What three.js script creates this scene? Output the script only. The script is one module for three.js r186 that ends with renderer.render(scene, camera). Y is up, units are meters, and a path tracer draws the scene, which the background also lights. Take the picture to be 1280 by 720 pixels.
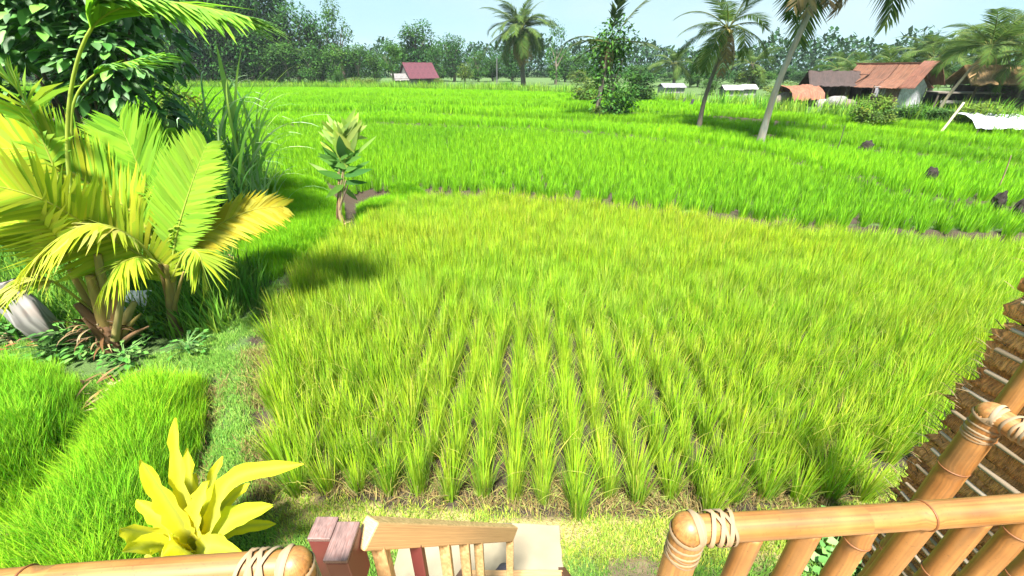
import * as THREE from 'three';
import { mergeGeometries } from 'three/addons/utils/BufferGeometryUtils.js';
import { RoundedBoxGeometry } from 'three/addons/geometries/RoundedBoxGeometry.js';

// ---------------------------------------------------------------- camera, sky, sun, exposure
const scene = new THREE.Scene();
const EYE = 3.0, FPX = 520, PITCH = THREE.MathUtils.degToRad(27.9);
const camera = new THREE.PerspectiveCamera(2 * THREE.MathUtils.radToDeg(Math.atan(360 / FPX)), 1280 / 720, 0.05, 1500);
camera.position.set(0, EYE, 0);
camera.rotation.set(-PITCH, 0, 0);
const renderer = new THREE.WebGLRenderer({ antialias: true });
renderer.setSize(1024, 576);
renderer.toneMapping = THREE.LinearToneMapping;
renderer.toneMappingExposure = 4.9;
renderer.shadowMap.enabled = true;

const SUN = new THREE.Vector3(-0.06, 0.86, 0.42).normalize();
const sun = new THREE.DirectionalLight(new THREE.Color(1.0, 0.95, 0.87), 4.4);
sun.position.copy(SUN).multiplyScalar(120);
sun.castShadow = true;
sun.shadow.mapSize.set(4096, 4096);
Object.assign(sun.shadow.camera, { left: -90, right: 90, top: 90, bottom: -90, near: 1, far: 320 });
sun.shadow.radius = 16;
scene.add(sun); scene.add(sun.target);

// small seeded tools
function rng(seed) { let a = seed >>> 0; return () => { a = (a + 0x6D2B79F5) | 0; let t = Math.imul(a ^ (a >>> 15), 1 | a); t = (t + Math.imul(t ^ (t >>> 7), 61 | t)) ^ t; return ((t ^ (t >>> 14)) >>> 0) / 4294967296; }; }
function hash3(x, y, z) { let h = Math.imul(x, 374761393) + Math.imul(y, 668265263) + Math.imul(z, 2147483647 ^ 0x5bd1e995); h = Math.imul(h ^ (h >>> 13), 1274126177); return ((h ^ (h >>> 16)) >>> 0) / 4294967296; }
function noise(x, y, z = 0) {
  const xi = Math.floor(x), yi = Math.floor(y), zi = Math.floor(z), f = (t) => t * t * (3 - 2 * t);
  const u = f(x - xi), v = f(y - yi), w = f(z - zi), L = (a, b, t) => a + (b - a) * t;
  const h = (a, b, c) => hash3(xi + a, yi + b, zi + c);
  return L(L(L(h(0, 0, 0), h(1, 0, 0), u), L(h(0, 1, 0), h(1, 1, 0), u), v), L(L(h(0, 0, 1), h(1, 0, 1), u), L(h(0, 1, 1), h(1, 1, 1), u), v), w);
}
const fbm = (x, y, z = 0, o = 4) => { let s = 0, a = 0.5; for (let i = 0; i < o; i++) { s += a * noise(x, y, z); x = x * 2.03 + 17; y = y * 2.03 + 5; z = z * 2.03 + 9; a *= 0.5; } return s; };
const lerp = (a, b, t) => a + (b - a) * t, clamp = (x, a = 0, b = 1) => Math.min(b, Math.max(a, x));
const sstep = (a, b, x) => { const t = clamp((x - a) / (b - a)); return t * t * (3 - 2 * t); };
const V = (x, y, z) => new THREE.Vector3(x, y, z);

// the sky: pale, humid morning air with thin high cloud
{
  const w = 512, h = 256, d = new Float32Array(w * h * 4);
  for (let j = 0; j < h; j++) {
    const el = ((j + 0.5) / h - 0.5) * Math.PI, sy = Math.sin(el);
    for (let i = 0; i < w; i++) {
      const az = ((i + 0.5) / w - 0.5) * 2 * Math.PI, x = Math.cos(el) * Math.cos(az), z = Math.cos(el) * Math.sin(az);
      const t = Math.pow(clamp(sy), 0.55);
      let r = lerp(0.124, 0.102, t), g = lerp(0.188, 0.175, t), b = lerp(0.206, 0.22, t);
      const s = Math.max(0, x * SUN.x + sy * SUN.y + z * SUN.z), glow = 0.04 * Math.pow(s, 4) + 0.06 * Math.pow(s, 24);
      const k = 1 / (0.18 + Math.max(0.02, sy)), cl = sstep(0.42, 0.75, fbm(x * k * 0.9 + 3, z * k * 0.9 + 7, 1.3, 5)) * 0.38 * sstep(0.0, 0.1, sy);
      r = lerp(r, 0.198, cl) + glow; g = lerp(g, 0.208, cl) + glow; b = lerp(b, 0.212, cl) + glow * 0.95;
      d.set([r, g, b, 1], (j * w + i) * 4);
    }
  }
  const tx = new THREE.DataTexture(d, w, h, THREE.RGBAFormat, THREE.FloatType);
  tx.mapping = THREE.EquirectangularReflectionMapping; tx.magFilter = THREE.LinearFilter; tx.minFilter = THREE.LinearFilter; tx.wrapS = THREE.RepeatWrapping; tx.needsUpdate = true;
  scene.background = tx; scene.environment = tx;
}
scene.fog = new THREE.FogExp2(new THREE.Color(0.80, 0.92, 1.0), 0.00028);

// ---------------------------------------------------------------- from photo pixels to places
const CP = Math.cos(PITCH), SP = Math.sin(PITCH);
function ray(px, py) { const v = (py - 360) / FPX; return { x: (px - 640) / FPX, y: -v * CP - SP, f: CP - v * SP }; }
function G(px, py, y = 0) { const r = ray(px, py), t = (y - EYE) / r.y; return V(r.x * t, y, -r.f * t); }          // where the sight line meets a level
function D(px, py, fwd) { const r = ray(px, py), t = fwd / r.f; return V(r.x * t, EYE + r.y * t, -fwd); }             // at a known distance ahead
const XF = (list, y = 0) => list.map(([a, b]) => { const p = G(a, b, y); return [p.x, -p.z]; });
function inside(poly, x, f) { let c = false; for (let i = 0, j = poly.length - 1; i < poly.length; j = i++) { const [xi, yi] = poly[i], [xj, yj] = poly[j]; if ((yi > f) !== (yj > f) && x < ((xj - xi) * (f - yi)) / (yj - yi) + xi) c = !c; } return c; }
function segDist(line, x, f, closed) { let m = 1e9; for (let i = 0; i < line.length - (closed ? 0 : 1); i++) { const [ax, ay] = line[i], [bx, by] = line[(i + 1) % line.length], dx = bx - ax, dy = by - ay, t = clamp(((x - ax) * dx + (f - ay) * dy) / (dx * dx + dy * dy + 1e-9)); m = Math.min(m, Math.hypot(x - ax - t * dx, f - ay - t * dy)); } return m; }
const sdist = (poly, x, f) => (inside(poly, x, f) ? 1 : -1) * segDist(poly, x, f, true);      // positive inside
function alongX(line, x) { if (x <= line[0][0]) return line[0][1]; for (let i = 1; i < line.length; i++) if (x <= line[i][0]) { const [a, b] = line[i - 1], [c, e] = line[i]; return lerp(b, e, (x - a) / (c - a)); } return line[line.length - 1][1]; }

// ---------------------------------------------------------------- builders
class GB {
  constructor() { this.p = []; this.c = []; this.uv = []; this.i = []; }
  v(x, y, z, c, u = 0, w = 0) { this.p.push(x, y, z); this.c.push(c[0], c[1], c[2]); this.uv.push(u, w); return this.p.length / 3 - 1; }
  vv(a, c, u = 0, w = 0) { return this.v(a.x, a.y, a.z, c, u, w); }
  t(a, b, c) { this.i.push(a, b, c); }
  q(a, b, c, d) { this.i.push(a, b, c, a, c, d); }
  geo() {
    const g = new THREE.BufferGeometry();
    g.setAttribute('position', new THREE.Float32BufferAttribute(this.p, 3));
    g.setAttribute('color', new THREE.Float32BufferAttribute(this.c, 3));
    g.setAttribute('uv', new THREE.Float32BufferAttribute(this.uv, 2));
    g.setIndex(this.i); g.computeVertexNormals(); return g;
  }
}
const tint = (c, r, k = 0.2) => { const a = 1 + (r() - 0.5) * 2 * k, b = 1 + (r() - 0.5) * k; return [c[0] * a * b, c[1] * a, c[2] * a / b]; };
const mixc = (a, b, t) => [lerp(a[0], b[0], t), lerp(a[1], b[1], t), lerp(a[2], b[2], t)];
// a grass blade: a strip that bends over
function blade(gb, x, y, z, az, len, wid, lean, bend, segs, c, droop = 1) {
  const ca = Math.cos(az), sa = Math.sin(az), sx = -sa, sz = ca; let a = lean, px = x, py = y, pz = z, l0 = -1, r0 = -1;
  for (let s = 0; s <= segs; s++) {
    const t = s / segs, w = wid * 0.5 * (t < 0.35 ? 0.75 + t * 0.7 : Math.pow(1 - (t - 0.35) / 0.65, 0.8));
    if (s === segs) { const k = gb.v(px, py, pz, c, 0.5, 1); gb.t(l0, r0, k); break; }
    const l = gb.v(px - sx * w, py, pz - sz * w, c, 0, t), r = gb.v(px + sx * w, py, pz + sz * w, c, 1, t);
    if (s) gb.q(l0, r0, r, l); l0 = l; r0 = r;
    const ds = len / segs; px += Math.sin(a) * ca * ds; pz += Math.sin(a) * sa * ds; py += Math.cos(a) * ds; a += (bend / segs) * (0.4 + 1.2 * t) * droop;
  }
}
// a leaf with a fold along its midrib
const _s = V(0, 0, 0), _n = V(0, 0, 0);
function leaf(gb, p, dir, up, len, wid, c, fold = 0.25, sag = 0.12, n = 3) {
  const d = dir.clone().normalize(); _s.crossVectors(d, up).normalize(); _n.crossVectors(_s, d).normalize();
  let pm = -1, pl = -1, pr = -1;
  for (let k = 0; k <= n; k++) {
    const t = k / n, w = wid * 0.5 * Math.pow(Math.sin(Math.PI * Math.pow(0.04 + t * 0.96, 0.8)), 0.8), dn = -sag * len * t * t;
    const m = V(p.x + d.x * len * t + _n.x * dn, p.y + d.y * len * t + _n.y * dn, p.z + d.z * len * t + _n.z * dn);
    const im = gb.vv(m, c, 0.5, t);
    if (k === n) { gb.t(pl, pm, im); gb.t(pm, pr, im); break; }
    const il = gb.v(m.x - _s.x * w + _n.x * w * fold, m.y - _s.y * w + _n.y * w * fold, m.z - _s.z * w + _n.z * w * fold, c, 0, t), ir = gb.v(m.x + _s.x * w + _n.x * w * fold, m.y + _s.y * w + _n.y * w * fold, m.z + _s.z * w + _n.z * w * fold, c, 1, t);
    if (k) { gb.q(pl, pm, im, il); gb.q(pm, pr, ir, im); } pm = im; pl = il; pr = ir;
  }
}
function tube(gb, pts, rad, sides, cf, cap = true) {
  let up = V(0.13, 0.05, 1), prev = -1, run = 0;
  for (let k = 0; k < pts.length; k++) {
    const t = (k < pts.length - 1 ? pts[k + 1].clone().sub(pts[k]) : pts[k].clone().sub(pts[k - 1])).normalize();
    if (k) run += pts[k].distanceTo(pts[k - 1]);
    const a = V(0, 0, 0).crossVectors(t, up).normalize(), b = V(0, 0, 0).crossVectors(a, t); const r = typeof rad === 'function' ? rad(k / (pts.length - 1), k) : rad;
    const st = gb.p.length / 3;
    for (let s = 0; s <= sides; s++) { const q = (s / sides) * 2 * Math.PI, ca = Math.cos(q) * r, sa = Math.sin(q) * r; gb.v(pts[k].x + a.x * ca + b.x * sa, pts[k].y + a.y * ca + b.y * sa, pts[k].z + a.z * ca + b.z * sa, typeof cf === 'function' ? cf(k / (pts.length - 1), s) : cf, s / sides * 6.28 * r, run); }
    if (prev >= 0) for (let s = 0; s < sides; s++) gb.q(prev + s, prev + s + 1, st + s + 1, st + s);
    prev = st;
    if (cap && (k === 0 || k === pts.length - 1)) { const m = gb.vv(pts[k], typeof cf === 'function' ? cf(k ? 1 : 0, 0) : cf); for (let s = 0; s < sides; s++) k ? gb.t(m, st + s, st + s + 1) : gb.t(m, st + s + 1, st + s); }
  }
}
const curve = (pts, n) => new THREE.CatmullRomCurve3(pts).getPoints(n);

const taken = {};
function numbered(n) { const k = (taken[n] = (taken[n] ?? -1) + 1); return k ? `${n}_${String(k).padStart(3, '0')}` : n; }
function shade(o) { o.castShadow = true; o.receiveShadow = true; return o; }
function mesh(name, geo, mat, parent) { const m = shade(new THREE.Mesh(geo, mat)); m.name = parent ? name : numbered(name); (parent || scene).add(m); return m; }
function tag(o, label, category, group, kind) { o.userData = { label, category }; if (group) o.userData.group = group; if (kind) o.userData.kind = kind; return o; }
function thing(name, label, category, pos, group) { const g = new THREE.Group(); g.name = numbered(name); if (pos) g.position.copy(pos); scene.add(g); return tag(g, label, category, group); }
function stuff(name, geo, mat, list, label, category, parent) {
  const m = new THREE.InstancedMesh(geo, mat, list.length), o = new THREE.Object3D(), c = new THREE.Color();
  list.forEach((e, k) => { o.position.set(e.x, e.y, e.z); o.rotation.set(e.rx || 0, e.a || 0, e.rz || 0, 'YXZ'); o.scale.set(e.s * (e.w || 1), e.s * (e.h || 1), e.s * (e.w || 1)); o.updateMatrix(); m.setMatrixAt(k, o.matrix); c.setRGB(...(e.c || [1, 1, 1])); m.setColorAt(k, c); });
  m.name = numbered(name); shade(m); m.userData = { kind: 'stuff', label, category }; (parent || scene).add(m); return m;
}
const pm = (o) => new THREE.MeshPhysicalMaterial(o);
const leafMat = (through = 0.4, rough = 1) => pm({ color: 0xffffff, vertexColors: true, roughness: rough, transmission: through, thickness: 0, side: THREE.DoubleSide, specularIntensity: 0.12 });
const M = {
  rice: leafMat(0.42), grass: leafMat(0.38), palm: leafMat(0.45), crown: leafMat(0.3), broad: leafMat(0.3), dry: leafMat(0.2), yellow: leafMat(0.5),
  vc: pm({ color: 0xffffff, vertexColors: true, roughness: 0.9, side: THREE.DoubleSide }),
};
// computed textures
function texture(w, h, fn, srgb = true) { const d = new Uint8Array(w * h * 4); for (let j = 0; j < h; j++) for (let i = 0; i < w; i++) { const c = fn(i / w, j / h, i, j); d.set([clamp(c[0]) * 255, clamp(c[1]) * 255, clamp(c[2]) * 255, 255], (j * w + i) * 4); } const t = new THREE.DataTexture(d, w, h); t.wrapS = t.wrapT = THREE.RepeatWrapping; t.magFilter = THREE.LinearFilter; t.minFilter = THREE.LinearMipmapLinearFilter; t.generateMipmaps = true; if (srgb) t.colorSpace = THREE.SRGBColorSpace; t.needsUpdate = true; return t; }

// ---------------------------------------------------------------- the lie of the land
const RT = 0.42;                                                     // height of the rice
const PLOT_Y = [0, 0.24, 0.40, 0.52, 0.6, 0.66];
const bound = (list, y) => { const l = XF(list, y); l.sort((a, b) => a[0] - b[0]); l.push([l[l.length - 1][0] + 60, l[l.length - 1][1] - 2]); l.unshift([l[0][0] - 60, l[0][1]]); return l; };
const B = [
  bound([[545, 231], [620, 234], [700, 240], [780, 248], [860, 257], [960, 267], [1050, 274], [1160, 280], [1280, 284]], RT),
  bound([[200, 152], [390, 150], [470, 147], [570, 151], [650, 154], [760, 160], [865, 170], [960, 183], [1060, 207], [1140, 229], [1280, 244]], RT + 0.24),
  bound([[200, 137], [500, 134], [640, 141], [760, 145], [890, 152], [960, 162], [1030, 170], [1110, 178], [1280, 192]], RT + 0.4),
  bound([[200, 124], [400, 125], [640, 129], [860, 137], [1000, 150], [1100, 160], [1280, 175]], RT + 0.52),
  bound([[200, 115], [600, 118], [780, 124], [900, 137], [1000, 144], [1100, 150], [1280, 160]], RT + 0.6),
];
const FIELD_END = bound([[190, 108], [400, 108], [520, 110], [640, 112], [760, 117], [850, 124], [930, 131], [1000, 137], [1090, 144], [1200, 149], [1280, 155]], RT + 0.66);
const P1 = [...XF([[345, 612], [332, 520], [330, 450], [352, 380], [400, 322], [455, 288], [520, 256]]), ...B[0].slice(1, -1).map(([x, f]) => [x, f - 0.2]), [24, alongX(B[0], 24)], [24, 3.0], [2.9, 2.35], ...XF([[1100, 626], [1000, 640], [860, 652], [760, 650], [640, 645], [520, 636], [400, 624]])];
const NURSERY = XF([[290, 330], [296, 268], [340, 236], [400, 230], [428, 250], [424, 285], [388, 305], [335, 335]], 0.25);
const CORNER = XF([[440, 288], [446, 245], [505, 232], [535, 238], [500, 262], [462, 282]], 0.3);
const MOUND1 = XF([[-160, 470], [0, 468], [60, 466], [108, 492], [104, 545], [60, 600], [10, 650], [-160, 700]]);
const MOUND2 = XF([[252, 478], [190, 488], [134, 515], [112, 570], [58, 650], [10, 700], [-60, 800], [170, 830], [215, 700], [225, 620], [250, 540]]);
const DITCH = XF([[150, 478], [122, 505], [105, 560], [50, 640], [0, 700], [-60, 770]]);
const DITCH2 = XF([[262, 478], [262, 530], [238, 610], [225, 680]]);
const FURROW = XF([[330, 620], [322, 520], [320, 440], [345, 375], [395, 315], [445, 290]]);
const plotAt = (x, f) => { let k = 0; for (const b of B) if (f > alongX(b, x)) k++; return k; };
function gh(x, f) {
  let y = 0;
  for (let k = 0; k < B.length; k++) { const e = f - alongX(B[k], x); const wd = 0.12 + k * 0.06; y += (PLOT_Y[k + 1] - PLOT_Y[k]) * sstep(-wd, wd, e); y += 0.05 * Math.exp(-((e / (wd * 1.1)) ** 2)); }
  const rise = f - alongX(FIELD_END, x); if (rise > 0) y += 0.05 * sstep(0, 4, rise);
  if (f < 14 && x < 4) {
    y += 0.16 * sstep(0, 0.35, sdist(MOUND1, x, f)) + 0.15 * sstep(0, 0.35, sdist(MOUND2, x, f)) + 0.12 * sstep(0, 0.5, sdist(NURSERY, x, f));
    y -= 0.16 * Math.exp(-((segDist(DITCH, x, f) / 0.16) ** 2)) + 0.12 * Math.exp(-((segDist(DITCH2, x, f) / 0.1) ** 2)) + 0.08 * Math.exp(-((segDist(FURROW, x, f) / 0.09) ** 2));
  }
  if (f < 12) { y -= 0.07 * sstep(-0.02, 0.25, sdist(P1, x, f)); y += (fbm(x * 2.3, f * 2.3, 4) - 0.5) * 0.07 + (fbm(x * 9, f * 9, 2, 3) - 0.5) * 0.02; }
  else y += (fbm(x * 0.2, f * 0.2, 4) - 0.5) * 0.12;
  return y;
}
const onG = (px, py, lift = 0) => { let p = G(px, py); for (let k = 0; k < 3; k++) p = G(px, py, gh(p.x, -p.z)); p.y = gh(p.x, -p.z) + lift; return p; };
const atF = (px, f) => { const r = ray(px, 105), x = (r.x / r.f) * f; return V(x, gh(x, f), -f); };

{ // one sheet of ground to the horizon, finer close to the house
  const N = 380, gb = new GB(), R = rng(5);
  const soil = [0.036, 0.025, 0.014], green = [0.05, 0.095, 0.018], straw = [0.22, 0.18, 0.07];
  for (let j = 0; j <= N; j++) for (let i = 0; i <= N; i++) {
    const u = (i / N) * 2 - 1, w = (j / N) * 2 - 1, x = 11 * u + 520 * u ** 7, f = 5 + 9 * w + 520 * w ** 7;
    const p1 = f < 14 ? sdist(P1, x, f) : -9, inField = f > 1 && f < alongX(FIELD_END, x);
    const wet = p1 > -0.05 || (inField && f > 8 && x > -30);
    let c = wet ? soil : green; if (f > 7 && f < 40 && B.some((b) => Math.abs(f - alongX(b, x)) < 0.3)) c = soil;
    if (f < 4 && p1 < 0 && p1 > -0.45 && x > -2.2 && x < 3) c = mixc(straw, green, clamp(sstep(0.16, 0.4, -p1 + (noise(x * 6, f * 6) - 0.5) * 0.35)));
    if (f < 14 && x < 3) { const dd = Math.min(segDist(DITCH, x, f), segDist(DITCH2, x, f), segDist(FURROW, x, f)); if (dd + (noise(x * 9, f * 9, 2) - 0.5) * 0.12 < 0.15) c = soil; }
    const n = 0.75 + 0.5 * fbm(x * 3, f * 3, 9);
    gb.v(x, gh(x, f), -f, [c[0] * n, c[1] * n, c[2] * n], x, f);
  }
  for (let j = 0; j < N; j++) for (let i = 0; i < N; i++) { const a = j * (N + 1) + i; gb.q(a, a + 1, a + N + 2, a + N + 1); }
  const bump = texture(512, 512, (u, v) => { const t = (a) => Math.abs(((a % 1) + 1) % 1 - 0.5) * 2, n = 0.6 * noise(t(u) * 34, t(v) * 34, 3) + 0.4 * noise(t(u) * 90, t(v) * 90, 6); return [n, n, n]; }, false);
  bump.repeat.set(0.9, 0.9);
  const m = mesh('ground', gb.geo(), pm({ color: 0xffffff, vertexColors: true, roughness: 1, bumpMap: bump, bumpScale: 0.02, side: THREE.DoubleSide }));
  m.userData = { kind: 'structure', label: 'brown earth and green ground under the paddies', category: 'ground' };
}

// ---------------------------------------------------------------- rice
const LIME = [0.275, 0.425, 0.014], LEAFGREEN = [0.19, 0.44, 0.010], STRAW = [0.30, 0.23, 0.085];
function riceHill(seed, n, h, wid, spread, cols, dry) {
  const r = rng(seed), gb = new GB();
  for (let k = 0; k < n; k++) { const a = r() * 6.283, q = Math.sqrt(r()) * spread * 0.3; blade(gb, Math.cos(a) * q, -0.01, Math.sin(a) * q, a + (r() - 0.5) * 1.6, h * (0.62 + 0.45 * r()), wid * (0.7 + 0.6 * r()), 0.03 + r() * 0.25, 0.1 + r() * r() * 0.95, 4, tint(cols[Math.floor(r() * cols.length)], r, 0.22)); }
  for (let k = 0; k < dry; k++) { const a = r() * 6.283; blade(gb, Math.cos(a) * 0.03, 0.0, Math.sin(a) * 0.03, a, h * (0.2 + 0.32 * r()), wid * 0.9, 0.35 + r() * 0.7, 0.5 + r() * 1.4, 3, tint(STRAW, r, 0.25)); }
  for (let k = 0; k < dry * 0.7; k++) { const a = r() * 6.283; blade(gb, Math.cos(a) * 0.02, 0.0, Math.sin(a) * 0.02, a, h * (0.7 + 0.35 * r()), wid, 0.15 + r() * 0.3, 1.2 + r() * 1.3, 5, tint([0.36, 0.34, 0.07], r, 0.2)); }
  return gb.geo();
}
const nearCols = [LIME, LIME, [0.21, 0.38, 0.018], [0.33, 0.42, 0.04]], farCols = [LEAFGREEN, LEAFGREEN, [0.23, 0.46, 0.012], [0.16, 0.39, 0.010]];
const hillGeo = [0, 1, 2, 3, 4, 5, 6].map((k) => riceHill(100 + k, 104, 0.57, 0.009, 0.19, nearCols, 4));
const hillDense = [0, 1, 2, 3].map((k) => riceHill(140 + k, 84, 0.54, 0.0115, 0.27, nearCols, 0));
const hillFar = [0, 1, 2].map((k) => riceHill(180 + k, 44, 0.41, 0.017, 0.32, farCols, 0));
function patch(seed, size, n, h, wid, cols) { const r = rng(seed), gb = new GB(); for (let k = 0; k < n; k++) blade(gb, (r() - 0.5) * size, -0.02, (r() - 0.5) * size, r() * 6.283, h * (0.75 + 0.4 * r()), wid * (0.7 + 0.6 * r()), r() * 0.35, 0.2 + r() * 0.9, 2, tint(cols[Math.floor(r() * cols.length)], r, 0.2)); return gb.geo(); }
const patchFar = [0, 1].map((k) => patch(210 + k, 1.25, 330, 0.46, 0.045, farCols));
const SOIL_SPOTS = [[1080, 190, 0.22], [1158, 230, 0.16], [1246, 256, 0.13], [1268, 276, 0.16], [952, 176, 0.5], [1048, 178, 0.2]].map(([a, b, s]) => { const p = onG(a, b); return [p.x, -p.z, s]; });
const bare = (x, f) => SOIL_SPOTS.some(([a, b, s]) => Math.hypot(a - x, b - f) < s);
{
  const r = rng(77), inst = hillGeo.map(() => []), dense = hillDense.map(() => []), far = hillFar.map(() => []), wide = patchFar.map(() => []);
  const yaw = 0.05, cy = Math.cos(yaw), sy = Math.sin(yaw), cand = [];
  for (let j = 0; j < 54; j++) for (let i = -46; i < 100; i++) {                    // the front plot: hills set out in rows
    const a = i * 0.25 + (r() - 0.5) * 0.04, b = 1.6 + j * 0.19 + (r() - 0.5) * 0.08, x = a * cy + b * sy - 0.1, f = b * cy - a * sy * 0.4, d = sdist(P1, x, f);
    if (d < 0.03 || bare(x, f) || Math.abs(x) > f * 1.5 + 3) continue;
    const n = noise(x * 0.55, f * 0.55, 8), lean = noise(x * 0.35, f * 0.35, 3) - 0.5;
    if (f > 4.3) { const x2 = x + 0.125 + (r() - 0.5) * 0.06, f2 = f + 0.1 + (r() - 0.5) * 0.06; if (sdist(P1, x2, f2) > 0.03 && !bare(x2, f2) && (f > 5.6 || r() < 0.5)) cand.push({ x: x2, y: gh(x2, f2) - 0.01, z: -f2, f: f2, d, a: r() * 6.28, rx: lean * 0.12 + (r() - 0.5) * 0.16, rz: (r() - 0.5) * 0.16, s: (0.76 + 0.28 * r()) * (0.88 + 0.2 * n), w: 0.9 + 0.25 * r(), c: [0.88 + 0.24 * n, 0.92 + 0.14 * r(), 0.7 + 0.8 * r()] }); }
    cand.push({ x, y: gh(x, f) - 0.01, z: -f, f, d, a: r() * 6.28, rx: lean * 0.12 + (r() - 0.5) * 0.12, rz: -(r() - 0.3) * 0.12, s: (0.80 + 0.28 * r()) * (0.88 + 0.2 * n), w: 0.9 + 0.25 * r(), c: [0.88 + 0.24 * n, 0.92 + 0.14 * r(), 0.7 + 0.8 * r()] });
  }
  const front = cand.filter((e) => e.f < 4.2 && Math.abs(e.x) < e.f * 1.25 + 0.3).sort((p, q) => p.f - q.f).slice(0, 290), single = new Set(front);
  const riceTints = [[0.86, 0.94, 0.8], [1, 1, 1], [1.1, 1.04, 1.2]].map((c) => { const m = leafMat(0.42); m.color.setRGB(...c); return m; });
  front.forEach((e) => { const m = mesh('rice_plant', hillGeo[Math.floor(r() * hillGeo.length)], riceTints[Math.floor(r() * 3)]); m.position.set(e.x, e.y, e.z); m.rotation.set(e.rx, e.a, e.rz, 'YXZ'); m.scale.set(e.s * e.w, e.s, e.s * e.w); tag(m, 'single clump of lime green rice in the front rows of the paddy', 'rice plant', 'rice clumps in the front rows of the paddy'); });
  for (const e of cand) if (!single.has(e)) { (e.f < 5.5 ? inst : dense)[Math.floor(r() * (e.f < 5.5 ? inst : dense).length)].push(e); }
  // the plots beyond
  for (let f = 6; f < 26; f += 0.24) for (let x = -22; x < 40; x += 0.27) {
    const X = x + (r() - 0.5) * 0.2, F = f + (r() - 0.5) * 0.2; if (Math.abs(X) > F * 1.32 + 1 || X < -F * 0.92 + 0.4) continue;
    const k = plotAt(X, F); if (!k || F > alongX(FIELD_END, X) || bare(X, F)) continue;
    if (B.some((b, n) => { const e = F - alongX(b, X); return e > -0.3 - n * 0.3 && e < (n ? 0.05 : -0.12); })) continue;
    if (X < -2.5 && F < 11 && !(X > -4.6 + (11 - F) * 0.4)) continue;
    const n = fbm(X * 0.3, F * 0.3, 8, 3), tn = [1, 0.9, 1.05, 0.92, 1.06, 0.95][k];
    far[Math.floor(r() * 3)].push({ x: X, y: gh(X, F) - 0.01, z: -F, a: r() * 6.28, s: (0.85 + 0.22 * r()) * (0.9 + 0.25 * n), rx: (r() - 0.5) * 0.15, rz: (r() - 0.5) * 0.15, c: [tn * (0.75 + 0.5 * n), tn * (0.86 + 0.28 * n), 1] });
  }
  for (let f = 26; f < 84; f += 0.95) for (let x = -120; x < 110; x += 1.0) {
    const X = x + (r() - 0.5) * 0.5, F = f + (r() - 0.5) * 0.5; if (Math.abs(X) > F * 1.32 + 2 || F > alongX(FIELD_END, X)) continue;
    if (B.some((b, n) => { const e = F - alongX(b, X); return e > -1.15 - n * 0.08 && e < 0.5; })) continue;
    const n = fbm(X * 0.12, F * 0.2, 8, 3), tn = 0.94 + 0.12 * noise(Math.floor(X / 14) + plotAt(X, F) * 7, plotAt(X, F) * 3);
    wide[Math.floor(r() * 2)].push({ x: X, y: gh(X, F), z: -F, a: Math.floor(r() * 4) * 1.571, s: 0.95 + 0.15 * r(), h: 0.85 + 0.3 * n, c: [tn * (0.8 + 0.4 * n), tn * (0.88 + 0.24 * n), 1] });
  }
  inst.forEach((l, k) => l.length && stuff('rice', hillGeo[k], M.rice, l, 'lime green rice growing in rows in the near paddy', 'rice'));
  dense.forEach((l, k) => stuff('rice', hillDense[k], M.rice, l, 'dense lime green rice filling the near paddy', 'rice'));
  far.forEach((l, k) => stuff('rice', hillFar[k], M.rice, l, 'bright green rice in the terraced plots beyond the near paddy', 'rice'));
  wide.forEach((l, k) => stuff('rice', patchFar[k], M.rice, l, 'bright green rice reaching to the far trees', 'rice'));
  // the nursery bed and the corner bed beside the path
  const bed = [];
  for (const [poly, cnt] of [[NURSERY, 1500], [CORNER, 420]]) { const bx = poly.map((p) => p[0]), bf = poly.map((p) => p[1]); for (let k = 0; k < cnt * 3; k++) { const x = lerp(Math.min(...bx), Math.max(...bx), r()), f = lerp(Math.min(...bf), Math.max(...bf), r()), d = sdist(poly, x, f); if (d > 0.02) bed.push({ x, y: gh(x, f) - 0.01, z: -f, a: r() * 6.28, s: (0.62 + 0.2 * r()) * lerp(0.75, 1, sstep(0, 0.3, d)), rx: (r() - 0.5) * 0.3, rz: (r() - 0.5) * 0.3, c: [0.85 + 0.3 * r(), 0.95 + 0.1 * r(), 1] }); } }
  stuff('rice_seedlings', hillFar[0], M.rice, bed, 'fine bright green rice seedlings in the rounded bed beside the path', 'rice seedlings');
}

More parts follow.
